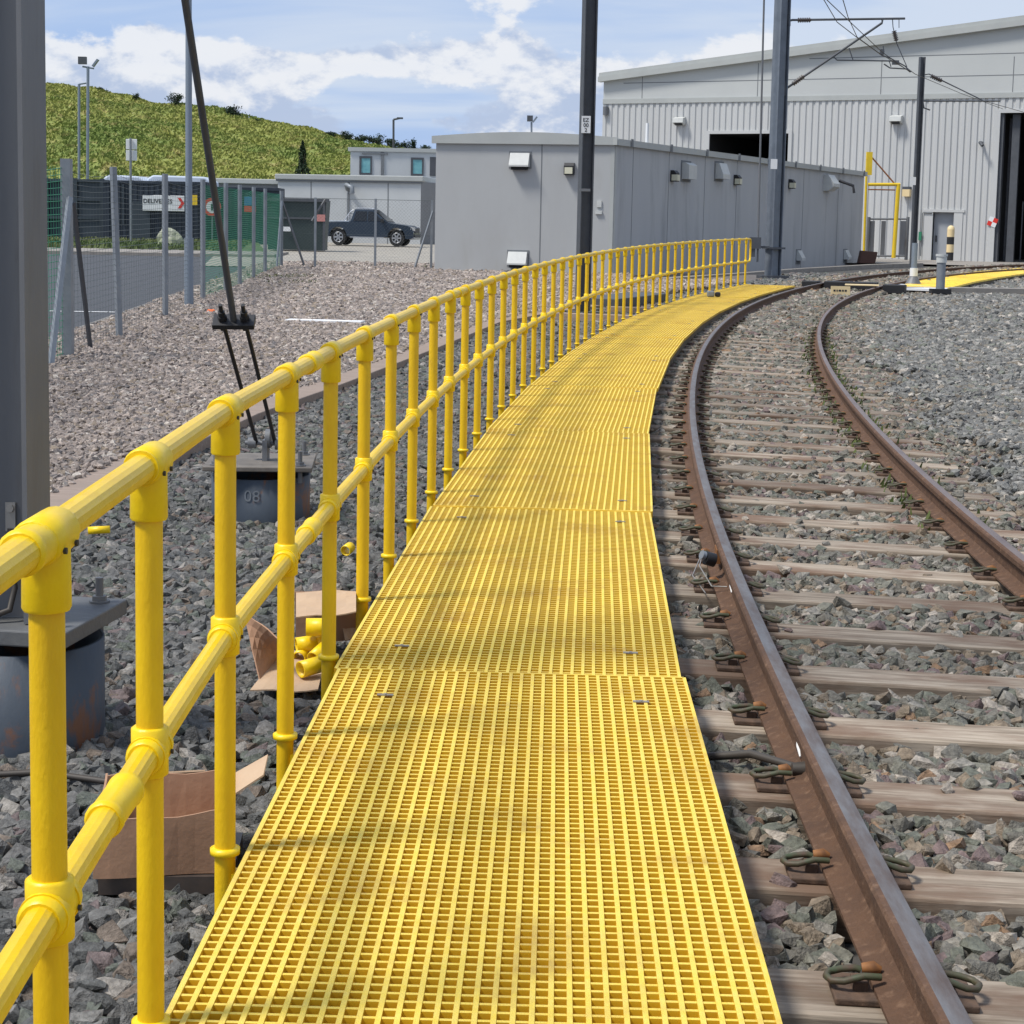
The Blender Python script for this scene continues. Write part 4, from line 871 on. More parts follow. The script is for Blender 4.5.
for x, y in ((681, 121), (897.5, 119.5)):
    u, z = hw.px(x, y); b = MB(); b.extr([hw.pt(u-.28, zz, q) for q, zz in ((.06, z+.2), (.42, z+.12), (.46, z-.1), (.2, z-.22), (.06, z-.1))], np.array([*hw.d, 0])*.56); fl = b.build('floodlight', M['vent'], t)
    b = MB(); b.extr([hw.pt(u-.2, zz, q) for q, zz in ((.4, z-.13), (.25, z-.21), (.245, z-.24), (.43, z-.14))], np.array([*hw.d, 0])*.4); b.build('lens', M['black'], fl)
u, z = hw.px(605, 111); b = MB(); b.tube([hw.pt(u+.1, z-.22, .15), hw.pt(u+.1, z+.22, .15)], .14, 14); b.build('alarm_bell', M['mast'], t)
u, z = hw.px(982, 143); b = MB(); b.tube([hw.pt(u, z, .05), hw.pt(u, z, .4), hw.pt(u+.15, z-.15, .5)], .08, 8); b.build('camera', M['mastd'], t)
u, z = hw.px(905.5, 192); b = MB(); hw.box(b, u-.05, u+.3, z-.22, z+.12, .06, .4); b.build('beacon_box', M['cream'], t); b = MB(); hw.box(b, u-.05, u+.3, z+.121, z+.25, .06, .4); b.build('beacon_cap', M['mastd'], t)
# red/white diamond sign on the door jamb
u, z = hw.px(993, 222)
# chequer plate: four small squares, two red and two white
sgn = MB(); hq = .105
for (du, dz, mi) in ((-1, 1, 1), (1, 1, 0), (-1, -1, 0), (1, -1, 1)):
    a_ = math.radians(-20); cu_ = u+(du*math.cos(a_)-dz*math.sin(a_))*hq; cz_ = z+(du*math.sin(a_)+dz*math.cos(a_))*hq
    cs = [(cu_+(sx*math.cos(a_)-sz_*math.sin(a_))*hq, cz_+(sx*math.sin(a_)+sz_*math.cos(a_))*hq) for sx, sz_ in ((-1, -1), (1, -1), (1, 1), (-1, 1))]
    sgn.extr([hw.pt(x, y, .11) for x, y in cs], -np.array([*hn, 0])*.02, mi)
sgn.build('chequered_sign', [M['red'], M['white']], t)
# bollard by the door
c = atd(949.5, 260.5, 83.2); r_ = .17
t = thing('door_bollard', 'yellow and black banded bollard by the grey side door', 'bollard', c); zt_ = 1.6
for k, (z0, z1, mm) in enumerate(((0, .38, 'blackp'), (.381, .75, 'cream'), (.751, 1.1, 'blackp'), (1.101, 1.45, 'cream'))): b = MB(); b.tube([c+[0, 0, z0], c+[0, 0, z1]], r_, 20); b.build('band', M[mm], t)
b = MB(); b.tube([c+[0, 0, 1.451], c+[0, 0, 1.55], c+[0, 0, 1.62], c+[0, 0, 1.64]], [r_, r_*.9, r_*.5, .02], 20); b.build('dome', M['cream'], t)
# yellow gantry and gate
Yg = 80.5; g_ = lambda x, y, d=0: atd(x, y, Yg+d)
t = thing('yellow_gantry', 'yellow steel frame with diagonal brace behind the end of the grey building', 'gantry', g_(880, 258))
b = MB(); p0, p1 = g_(869, 152), g_(869, 175); b.box((p0+p1)/2, (.26, .2, p0[2]-p1[2])); b.tube([g_(866.5, 175), g_(863.5, 262)], .055, 10); b.build('tall_post', M['yel'], t)
b = MB(); b.tube([g_(868, 184.5), g_(900, 184.5)], .075, 10); b.build('top_bar', M['yel'], t)
b = MB(); b.tube([g_(898.5, 184), g_(893.5, 258)], .095, 10); b.build('short_post', M['yel'], t)
b = MB(); b.tube([g_(869, 154), g_(894, 183)], .035, 8); b.tube([g_(868, 189.5), g_(895, 190)], .03, 8); b.build('brace', mat('red_brown_brace', (.28, .10, .03), .6), t)
t = thing('steel_gate', 'grey steel gate of upright bars beside the yellow frame', 'gate', g_(885, 258, 1))
b = MB()
for x, w in ((868, .13), (907, .13)): b.tube([g_(x+1, 217, 1), g_(x-1, 260, 1)], w*.6, 8)
b.tube([g_(868, 219, 1), g_(907, 219, 1)], .04, 8); b.tube([g_(867, 256, 1), g_(905, 256, 1)], .04, 8); b.build('frame', M['mast'], t)
b = MB(); 
for x in (872, 883, 903): p0, p1 = g_(x+.7, 221, 1), g_(x-.7, 255, 1); b.box((p0+p1)/2, (.20 if x != 903 else .3, .04, p0[2]-p1[2]))
b.build('bars', M['mast'], t)
c = at(867, 263.5, -.2); b = MB(); b.extr([c+[-.35, 0, 0], c+[.35, 0, 0], c+[.45, 0, .5], c+[-.25, 0, .55]], (0, .5, 0)); tag(b.build('rusty_box', M['brownc'], bevel=.03), 'small rusty brown box at the far corner of the grey building', 'box')
# ================================================================== fences
FH = 2.36
t = thing('green_mesh_fence', 'tall green mesh fence with grey steel posts along the road', 'fence', (fx(30), 30, 0))
yp = [at(x, y, -.17)[1] for x, y in ((68, 360), (122, 338), (160, 318), (210, 302), (228, 292), (243, 286), (256, 280), (268, 275), (281, 268))]; yp = [yp[0]-7.6, yp[0]-3.8] + yp
for i, y in enumerate(yp):
    b = MB(); g = G(y)-.2; w = .070 if i != 2 else .10; lean = (-.06 if i == 3 else 0); v0 = np.array([fx(y), y, g]); v1 = v0+[lean*1.2, 0, FH+.04]
    b.tube([v0, v1], w*.72, 4, smooth=False) if i != 2 else b.box((v0+v1)/2, (w*1.15, w*1.3, FH+.05)); b.build('post', M['galv'], t)
b = MB(); wr = .0042
def wire(p, q, r, mi=0):
    p = np.array(p, float); q = np.array(q, float); b.tube([p, q], r, 3, mi, False, False)
def panelmesh(ya, yb, m, nh, hs, vs_, r1, r2, name):
    global b
    b = MB(); ys = [y for y in yp if ya-.01 <= y <= yb+.01]
    for k in range(nh):
        z = .04+k*hs
        for y0, y1 in zip(ys[:-1], ys[1:]):
            n = 4
            for j in range(n):
                f0, f1 = j/n, (j+1)/n; sg0, sg1 = (-.09*4*f*(1-f)*(k/nh)**6 for f in (f0, f1)); a0_, a1_ = y0+(y1-y0)*f0, y0+(y1-y0)*f1
                wire((fx(a0_)-.045, a0_, G(a0_)-.2+z+sg0), (fx(a1_)-.045, a1_, G(a1_)-.2+z+sg1), r1)
    y = ys[0]
    while y < ys[-1]: wire((fx(y)-.045, y, G(y)-.2), (fx(y)-.045, y, G(y)-.2+FH-.06), r2); y += vs_
    b.build(name, m, t)
panelmesh(yp[0], yp[2], M['green'], 30, .078, .15, .0045, .003, 'green_mesh')
panelmesh(yp[2], yp[5], M['wire'], 30, .078, .22, .0034, .0016, 'grey_mesh')
panelmesh(yp[5], yp[-1], M['green'], 47, .049, .17, .0050, .0034, 'green_mesh')
def brace(top, foot, m, r=.028):
    b = MB(); b.tube([top, foot], r, 4, smooth=False); b.build('brace', m, t)
y0 = yp[2]; topz = np.array([fx(y0), y0, G(y0)-.2+1.95]); brace(topz+[.05, -.06, 0], at(50, 372, -.2), M['galv'], .04); brace(topz+[.06, .06, -.05], at(91, 353, -.2), M['mastd'], .03)
yc = yp[-1]; cz = G(yc)-.2
t = thing('chain_link_fence', 'thin grey mesh fence running from the green fence corner to the grey building', 'fence', (-5, yc, cz))
E_ = at(431, 270, -.17); sx0 = fx(yc)
fp = [(sx0+.02, yc+.02), tuple(at(315, 267, -.17)[:2]), tuple(at(375, 270, -.17)[:2]), tuple(E_[:2])]
fp[1] = (fp[1][0], (fp[0][1]*2+fp[3][1])/3); fp[2] = (fp[2][0], (fp[0][1]+fp[3][1]*2)/3)
fp[1] = (atd(315, 267, fp[1][1])[0], fp[1][1]); fp[2] = (atd(375, 270, fp[2][1])[0], fp[2][1])
for i, p in enumerate(fp): b = MB(); g = G(p[1])-.22; b.box((p[0], p[1], g+1.12+(.09 if i == 0 else 0)), (.07, .07, 2.24+(.18 if i == 0 else 0))); b.build('post', M['galv'], t)
b = MB(); g = cz-.0
for (xa, ya), (xb, yb) in zip(fp[:-1], fp[1:]):
    wire((xa, ya, g+2.2), (xb, yb, g+2.2), .008); wire((xa, ya, g+1.1), (xb, yb, g+1.1), .004); wire((xa, ya, g+.05), (xb, yb, g+.05), .004)
    n = int((xb-xa)/.11)
    for k in range(-22, n+22):
        for dr_ in (1, -1):
            x0_ = xa+k*.11; z0_ = 0; pts = []
            ta = (0, 1); x_s, x_e = x0_, x0_+dr_*2.2
            lo = max(min(x_s, x_e), xa); hi = min(max(x_s, x_e), xb)
            if hi-lo < .05: continue
            za_ = (lo-x_s)*dr_; zb_ = (hi-x_s)*dr_; ya_ = ya+(yb-ya)*(lo-xa)/(xb-xa); yb_ = ya+(yb-ya)*(hi-xa)/(xb-xa)
            wire((lo, ya_, g+za_), (hi, yb_, g+zb_), .0016)
b.build('mesh', M['wire'], t)
dY = lambda x, y, Y: atd(x, y, Y)
for (a, c_, m) in ((dY(281.8, 201, yc-.1), dY(276.6, 268.6, yc-1.4), M['galv']), (dY(282.5, 202, yc), dY(304, 265, yc+.2), M['mast']), (dY(325.5, 199, fp[1][1]+.1), dY(312, 221, fp[1][1]+.05), M['mast']), (dY(433, 211, fp[3][1]-.1), dY(414.5, 268.5, fp[3][1]-.3), M['galv'])): brace(a, c_, m, .035)
# ================================================================== left background
# lamp column, twin mast, sign
c = at(189, 309, -.2); t = thing('lamp_column', 'tall slim steel column rising beside the green fence out of the photo', 'lamp column', c)
b = MB(); b.tube([c, c+[0, 0, 1.2], c+[0, 0, 9.5]], [.075, .065, .05], 12); b.tube([c+[0, 0, 0], c+[0, 0, 1.3]], .085, 12); b.build('column', M['lights'], t)
b = MB(); b.box(c+[-.3, .3, 9.5], (.3, .9, .12)); b.build('lamp_head', M['lights'], t)
t = thing('floodlight_mast', 'tall mast with two floodlights in front of the grassy hill', 'floodlight mast', (*atd(88, 190, 122)[:2], .6)); F2 = lambda x, y: atd(x, y, 122)
b = MB(); b.tube([F2(87.5, 200), F2(88, 66.5)], .10, 10); b.tube([F2(82.5, 66.5), F2(94, 68.5)], .06, 8); b.build('column', M['lights'], t)
b = MB(); b.box(F2(82.5, 60.5), (.55, .3, .50)); b.build('floodlight', M['mastd'], t); b = MB(); q = F2(95.5, 63); b.box(q, (.12, .4, .6), axes=[[.8, 0, -.6], [0, 1, 0], [.6, 0, .8]]); b.build('floodlight', M['lights'], t)
t = thing('plain_pole', 'plain shorter pole just left of the floodlight mast on the hill side', 'pole', F2(79, 195)); b = MB(); b.tube([F2(79, 200), F2(79, 84)], .09, 10); b.build('shaft', M['lights'], t); b = MB(); b.tube([F2(79, 84), F2(86, 83)], .07, 8); b.build('arm', M['lights'], t)
c = at(131, 245, -.2); Yq = c[1]; t = thing('road_sign', 'small pair of white sign plates seen from behind on a slim pole', 'sign', c)
b = MB(); b.tube([c, atd(130.5, 138, Yq)], .055, 10); b.build('pole', M['galv'], t)
for y in (144.3, 155.5): b = MB(); q = atd(131.5, y, Yq+.1); b.box(q, (.52, .03, .48)); b.build('sign_plate', M['white'], t, bevel=.06)
def lamp(x0, y0, x1, y1, Y, lab):
    t = thing('street_lamp', lab, 'street lamp', atd(x0, y0, Y)); b = MB(); b.tube([atd(x0, y0, Y), atd(x0, y1, Y)], .09, 8); b.build('column', M['mastd'], t); b = MB(); p = atd(x0, y1, Y); q = atd(x1, y1-1.3, Y); b.tube([p, q], .09, 6); b.box(q, (.5, .3, .14)); b.build('lamp_head', M['mastd'], t)
lamp(393.5, 160, 400, 119.5, 150, 'street lamp with short arm behind the white upper storey')
t = thing('floodlight_mast', 'small floodlight pair showing above the grey building roof', 'floodlight mast', atd(531.5, 215, 92)); b = MB(); b.tube([atd(531.5, 225, 92), atd(531.5, 122, 92)], .05, 8); b.build('column', M['lights'], t)
b = MB(); b.box(atd(530, 118.5, 92), (.3, .2, .3)); b.build('floodlight', M['mastd'], t); b = MB(); b.box(atd(535, 119.5, 92), (.08, .3, .34), axes=[[.8, 0, -.6], [0, 1, 0], [.6, 0, .8]]); b.build('floodlight', M['lights'], t)
# containers
def ribbox(t, X0, X1, Y0, Y1, z0, z1, m, rib=.28, name='body'):
    b = MB(); b.box(((X0+X1)/2, (Y0+Y1)/2, (z0+z1)/2), (X1-X0, Y1-Y0, z1-z0)); n = int((X1-X0-.3)/rib)
    for k in range(n): x = X0+.25+k*rib; b.box((x, Y0-.02, (z0+z1)/2), (rib*.5, .05, z1-z0-.35))
    b.box(((X0+X1)/2, Y0-.03, z1-.08), (X1-X0, .07, .16)); b.box(((X0+X1)/2, Y0-.03, z0+.08), (X1-X0, .07, .16)); return b.build(name, m, t, bevel=.01)
Yk = 90.; gk = G(Yk)-.2; X = lambda x: atd(x, 200, Yk)[0]
zt1 = atd(70, 178, Yk)[2]; t = thing('site_container', 'dark blue grey open framed container, leftmost behind the green fence', 'container', (X(20), Yk, gk))
b = MB(); b.box(((X(10)+X(103))/2, Yk+1.5, (gk+zt1)/2), (X(103)-X(10), 2.6, zt1-gk-.1)); b.build('body', M['navy'], t)
b = MB()
for y in (180, 199, 217.5, 238): z = atd(60, y, Yk)[2]; b.box(((X(10)+X(103))/2, Yk+.1, z), (X(103)-X(10), .16, .14))
for x in (12, 46, 75, 102): b.box((X(x), Yk+.08, (gk+zt1)/2), (.2, .16, zt1-gk))
b.build('frame', M['navyl'], t); b = MB(); b.box(((X(78)+X(101))/2, Yk+.13, (gk+zt1)/2), (X(101)-X(78), .06, zt1-gk-.3)); b.build('panel', M['navyl'], t)
t = thing('site_container', 'long dark navy container carrying the white DELIVERIES board', 'container', (X(150), Yk, gk)); zt2 = atd(150, 181, Yk)[2]
ribbox(t, X(104.5), X(208), Yk-.3, Yk+2.2, gk, zt2, M['navy'])
b = MB(); b.box(((X(133)+X(152))/2, Yk-.42, gk+1.1), (X(152)-X(133), .06, 1.9)); b.box((X(125), Yk-.4, gk+1.9), (.1, .08, 2.0)); b.build('hatch', M['navyl'], t)
sg_ = MB(); p0, p1 = atd(142.5, 195, Yk-.55), atd(184.5, 211.5, Yk-.55); cS = (p0+p1)/2; sg_.box(cS, (p1[0]-p0[0], .05, p0[2]-p1[2])); s2 = sg_.build('deliveries_board', M['white'], t, bevel=.02)
b = MB(); V, F_ = text_mb('DELIVERIES', .30, cS+[-.28, -.035, -.0], (1, 0, 0), (0, 0, 1), bold=.02); b.add(V, F_); b.build('lettering', M['blackp'], s2)
b = MB(); hh = .26; xx = cS[0]+.72
for sgz in (1, -1): b.extr([(xx, cS[1]-.03, cS[2]+.02+sgz*hh), (xx+.16, cS[1]-.03, cS[2]+.02+sgz*hh), (xx+.34, cS[1]-.03, cS[2]+.02), (xx+.18, cS[1]-.03, cS[2]+.02)], (0, -.01, 0))
b.build('arrow', M['red'], s2)
b = MB(); b.box(atd(194, 200, Yk-.5), (.34, .04, .5)); b.build('warning_sign', M['yel'], t)
ring = MB(); cc = atd(212, 207, Yk-.6); n = 28
for r0, r1, mi in ((0, .30, 1), (.30, .46, 0)):
    v = [cc+np.array([r0*math.cos(2*math.pi*k/n), 0, r0*math.sin(2*math.pi*k/n)]) for k in range(n)]+[cc+np.array([r1*math.cos(2*math.pi*k/n), 0, r1*math.sin(2*math.pi*k/n)]) for k in range(n)]
    ring.add(v, [(k, n+k, n+(k+1) % n, (k+1) % n) for k in range(n)], mi)
ring.box(cc, (.10, .02, .34), 0, 2)
t = thing('speed_sign', 'round white sign with red ring and dark bar on a short post', 'sign', (cc[0], cc[1]+.05, gk)); ring.build('sign_disc', [M['red'], M['white'], M['blackp']], t); b = MB(); b.tube([(cc[0], cc[1]+.06, gk), (cc[0], cc[1]+.06, cc[2]+.3)], .04, 8); b.build('post', M['galv'], t)
t = thing('site_container', 'dark container behind the densest part of the green mesh fence', 'container', (X(245), Yk+1, gk)); ribbox(t, X(212), X(277), Yk+.8, Yk+3, gk, atd(245, 187, Yk)[2], M['navy'])
b = MB(); b.box(atd(250, 201, Yk+.6), (.6, .04, .45)); b.build('blue_notice', mat('blue_notice_paint', (.05, .16, .35), .5), t); b = MB(); b.box(atd(250, 209, Yk+.6), (.6, .04, .3)); b.build('red_notice', M['red'], t)
# pale sheeted loads behind
for (x0, x1, y0, y1, m, lab, Yv) in ((103, 146, 174.5, 184, 'tarp', 'pale blue white van roof above the containers, left of the slim column', 94), (147, 212, 175, 185, 'tarp', 'long pale sheeted roof above the navy container', 95)):
    t = thing('box_van', lab, 'van', (*atd(x0, 240, Yv)[:2], G(Yv)-.2)); p0, p1 = atd(x0, y0, Yv), atd(x1, y0+2, Yv); b = MB(); z0 = G(Yv)+.3
    b.extr([(p0[0], Yv, z0), (p1[0], Yv, z0), (p1[0], Yv, p1[2]-.25), (p1[0]-.4, Yv, p1[2]), (p0[0]+.3, Yv, p0[2]), (p0[0], Yv, p0[2]-.2)], (0, 2.2, 0)); b.build('body', M[m], t, bevel=.08)
    b = MB()
    for q in (.2, .8):
        for dy in (.25, 1.95): b.cyl((p0[0]*(1-q)+p1[0]*q, Yv+dy-.15, z0+.1), .4, .3, 20, ax=(0, 1, 0))
    b.build('wheel', M['tyre'], t)
# long low wall building
Yw = 101.; t = thing('low_store_building', 'long low pale flat roofed store behind the containers', 'building', (*atd(200, 240, Yw)[:2], G(Yw)-.2))
p0, p1 = atd(214, 179.5, Yw), atd(297, 183, Yw); b = MB(); b.box(((p0[0]-6+p1[0])/2, Yw+5, (G(Yw)-.3+p1[2])/2), (p1[0]-p0[0]+6, 10, p1[2]-G(Yw)+.3)); b.build('wall', M['offwhite2'], t)
b = MB(); b.box(((p0[0]-6+p1[0])/2, Yw+5, p1[2]+.04), (p1[0]-p0[0]+6.3, 10.3, .28)); b.build('roof_edge', M['cladp'], t, bevel=.03)
# white modular buildings
Yw = 100.; t = thing('modular_office', 'single storey white panelled block behind the pickup truck', 'building', (*atd(350, 246, Yw)[:2], G(Yw)-.2))
p0, p1 = atd(278, 178.5, Yw), atd(421, 182.5, Yw-1); zt3 = (p0[2]+p1[2])/2; wf = Wall(p0, p1); g0 = G(Yw)-.4
b = MB(); dv = np.array([3.2, 9.0]); b.prism([p0[:2], p1[:2], p1[:2]+dv, p0[:2]+dv], g0, zt3); b.build('wall', M['offwhite'], t)
b = MB(); ws = Wall(p1, p1[:2]+dv); ws.box(b, .02, 9.5, g0, zt3-.01, .0, .02); b.build('side_wall', M['offwhite2'], t)  # sheet darker than the white front, shade of the end wall painted in
b = MB(); wf.box(b, -.15, wf.L+.15, zt3, zt3+.30, -9.6, .15); b.build('roof_fascia', M['fascia'], t, bevel=.04); b = MB(); wf.box(b, -.1, wf.L+.1, zt3-.10, zt3-.001, 0, .1); b.build('roof_shadow_gap', M['joint'], t)
b = MB()
for x in (311, 349, 388): u, _ = wf.px(x, 200); wf.box(b, u-.025, u+.025, g0, zt3-.1, 0, .012)
b.build('panel_joint', M['joint'], t)
b = MB(); u, z = wf.px(348, 189); b.tube([wf.pt(u, z, .05), wf.pt(u, z+.2, .4), wf.pt(u+.35, z+.1, .55), wf.pt(u+.35, z-.25, .5)], .14, 10); b.tube([wf.pt(u, z-.2, .08), wf.pt(u, g0+.3, .08)], .04, 6); b.build('extract_hood', M['galv'], t)
b = MB(); u, z = ws.px(428, 205); ws.box(b, 2.2, 5.5, g0, zt3-1.6, .02, .05); b.build('side_door', M['joint'], t)
Yu = 113.; t = thing('modular_office', 'white upper storey block with two tall teal windows', 'building', (*atd(390, 235, Yu)[:2], G(Yu)-.2)); p0, p1 = atd(350.5, 151, Yu), atd(436, 153, Yu); wu = Wall(p0, p1); zt4 = p0[2]
b = MB(); b.prism([p0[:2], p1[:2]+[.8, 0], p1[:2]+[.8, 9], p0[:2]+[0, 9]], G(Yu)-.3, zt4); b.build('wall', M['offwhite'], t); b = MB(); wu.box(b, -.15, wu.L+1, zt4, zt4+.24, -9.2, .12); b.build('roof_fascia', M['fascia'], t)
b = MB(); u, _ = wu.px(382.5, 160); wu.box(b, u-.09, u+.09, 2, zt4-.01, .001, .08); wu.box(b, wu.px(362, 160)[0], wu.px(388, 160)[0], zt4-.18, zt4-.1, .001, .1); b.build('downpipe', M['joint'], t)
for x0, x1, y0, y1 in ((359.5, 371.8, 156, 174.5), (411, 423.5, 157.5, 175.5)):
    u0, z1 = wu.px(x0, y0); u1, z0 = wu.px(x1, y1); b = MB(); 
    wu.box(b, u0, u0+.13, z0, z1, .002, .06); wu.box(b, u1-.1, u1, z0, z1, .002, .06); wu.box(b, u0+.13, u1-.1, z1-.13, z1, .002, .06); wu.box(b, u0+.13, u1-.1, z0, z0+.1, .002, .06); w_ = b.build('window', M['mastd'], t); b = MB(); wu.box(b, u0+.13, u1-.1, z0+.1, z1-.13, .002, .02); b.build('pane', M['glass'], w_)
b = MB(); u0, z1 = wu.px(430, 157); u1, z0 = wu.px(436, 176); wu.box(b, u0, u1+.7, z0, z1, .002, .04); b.build('dark_louvre', M['mastd'], t)
# skip
Ys = 78.; gs = G(Ys)-.2; p = lambda x, y, d=0: atd(x, y, Ys+d); t = thing('waste_skip', 'dark green open skip between the fence and the pickup truck', 'skip', (p(305, 245)[0], Ys, gs))
xl, xr2 = p(268, 200)[0], p(326.5, 200)[0]; ztp = p(300, 200)[2]; zbt = p(300, 250)[2]
b = MB(); b.extr([(xl, Ys, ztp), (xl, Ys, zbt), (xr2-.12, Ys, zbt), (xr2-.12, Ys, zbt+.35), (xr2, Ys, ztp)], (0, 1.7, 0)); b.build('body', M['skip'], t)
b = MB(); b.box(((xl+xr2)/2+.05, Ys-.05, ztp), (xr2-xl+.15, .12, .14)); b.box(((xl+xr2)/2, Ys-.03, (ztp+zbt)/2+.3), (xr2-xl, .06, .08)); b.box((xr2-.1, Ys-.04, (ztp+zbt)/2), (.1, .08, ztp-zbt)); b.build('rim', M['mastd'], t)
b = MB(); b.box(p(321, 218, -.1), (.36, .02, .3)); b.build('red_label', mat('faded_red_label', (.5, .22, .2), .6), t); b = MB(); b.box(p(287, 229, -.1), (.32, .02, .2)); b.build('white_label', M['white'], t)
# boulder
c = at(170, 247.5, -.2); b = MB(); n = 14; v = []; 
for i in range(7):
    ph = i/6*math.pi/2
    for j in range(n):
        a = 2*math.pi*j/n; k = 1+.13*math.sin(j*2.3+i)+.08*math.sin(j*5+i*2.2); v.append((c[0]+.72*k*math.cos(a)*math.cos(ph*.97)*(1 if math.cos(a) > 0 else .85), c[1]+.5*k*math.sin(a)*math.cos(ph*.97), c[2]-.1+.98*math.sin(ph)*(1.0-.22*math.cos(a)*math.cos(ph))))
b.add(v, [(i*n+j, i*n+(j+1) % n, (i+1)*n+(j+1) % n, (i+1)*n+j) for i in range(6) for j in range(n)]+[tuple(6*n+j for j in range(n))]); tag(b.build('boulder', M['boulder']), 'pale mossy boulder on the verge in front of the navy container', 'boulder')
# ================================================================== shrubs
def shrub(name, px, py0, py1, wpx, Y, lab, conical=False, grp=None):
    base = atd(px, py1, Y); top = atd(px, py0, Y); h = top[2]-base[2]; w = wpx/FPX*Y; base[2] -= .15*h + (0 if conical else .55)
    t = thing(name, lab, 'tree' if conical else 'shrub', base, grp); b = MB(); b.tube([base, base+[0, 0, h*.8]], [.06*w, .02*w], 6)
    for k in range(5): a = k*1.3; b.tube([base+[0, 0, h*.25], base+[math.cos(a)*w*.35, math.sin(a)*w*.35, h*.75]], [.03*w, .01*w], 5)
    b.build('trunk', M['bark'], t); N = 900; V = []; F_ = []; r = np.random.default_rng(int(px)); cl = [(r.uniform(-.3, .3)*w, r.uniform(-.3, .3)*w, r.uniform(.3, .95)*h, r.uniform(.14, .26)) for _ in range(12)]
    for i in range(N):
        if conical: z = r.uniform(.1, 1.12)*h; rr = w*.5*(1.15-z/h)*r.uniform(.2, 1.0)*(1+.3*math.sin(z*9/h)); a = r.uniform(0, 6.28); q = np.array([rr*math.cos(a), rr*math.sin(a), z])
        else: c_ = cl[r.integers(12)]; q = np.array(c_[:3])+r.normal(0, 1, 3)*np.array([w, w, h*.8])*c_[3]*.55
        q[2] = max(q[2], .05*h); s_ = .055*max(w, h)*r.uniform(.5, 1.2); n1 = r.normal(0, 1, 3); n1 /= np.linalg.norm(n1); n2 = np.cross(n1, r.normal(0, 1, 3)); n2 /= np.linalg.norm(n2); o = base+q; k = len(V); V += [o-n1*s_, o+n2*s_*.5, o+n1*s_, o-n2*s_*.5]; F_.append((k, k+1, k+2, k+3))
    b = MB(); b.add(V, F_); b.build('crown', M['leaf'], t)
shrub('hill_shrub', 176, 88, 102, 17, 203, 'round dark shrub on the skyline left of the slim lamp column')
shrub('hill_shrub', 232.5, 99, 114, 23, 203, 'wide dark shrub on the skyline right of the guy rod')
shrub('hill_shrub', 103, 82, 90, 14, 204, 'low dark shrub on the skyline right of the floodlight mast')
shrub('hill_shrub', 136, 87, 97, 9, 204, 'thin scrubby shrub on the skyline between mast and column')
shrub('hill_tree', 302.5, 140, 175, 15, 150, 'dark conical young tree standing on the grassy slope', True)
for i, (x, a, c_, w, lab) in enumerate(((348, 126, 136, 16, 'pale first shrub of the skyline hedge, furthest left'), (362, 129, 138, 18, 'low shrub in the skyline hedge right of the first one'), (376, 129, 142, 20, 'thick dark shrub in the skyline hedge left of the street lamp'), (392, 133, 145, 20, 'dark shrub in the skyline hedge right behind the street lamp'), (405, 136, 148, 18, 'shrub in the skyline hedge just right of the street lamp'), (413, 133, 148, 7, 'narrow upright shrub standing out of the skyline hedge'), (424, 139, 152, 18, 'last shrub of the skyline hedge beside the grey building'), (259, 113, 119, 8, 'tiny shrub on the skyline right of the wide dark shrub'), (283, 117, 124, 9, 'small shrub on the skyline above the conical tree'), (330, 126, 133, 14, 'faint low shrub just left of the skyline hedge'))): shrub('hill_shrub', x, a, c_, w, 203, lab)
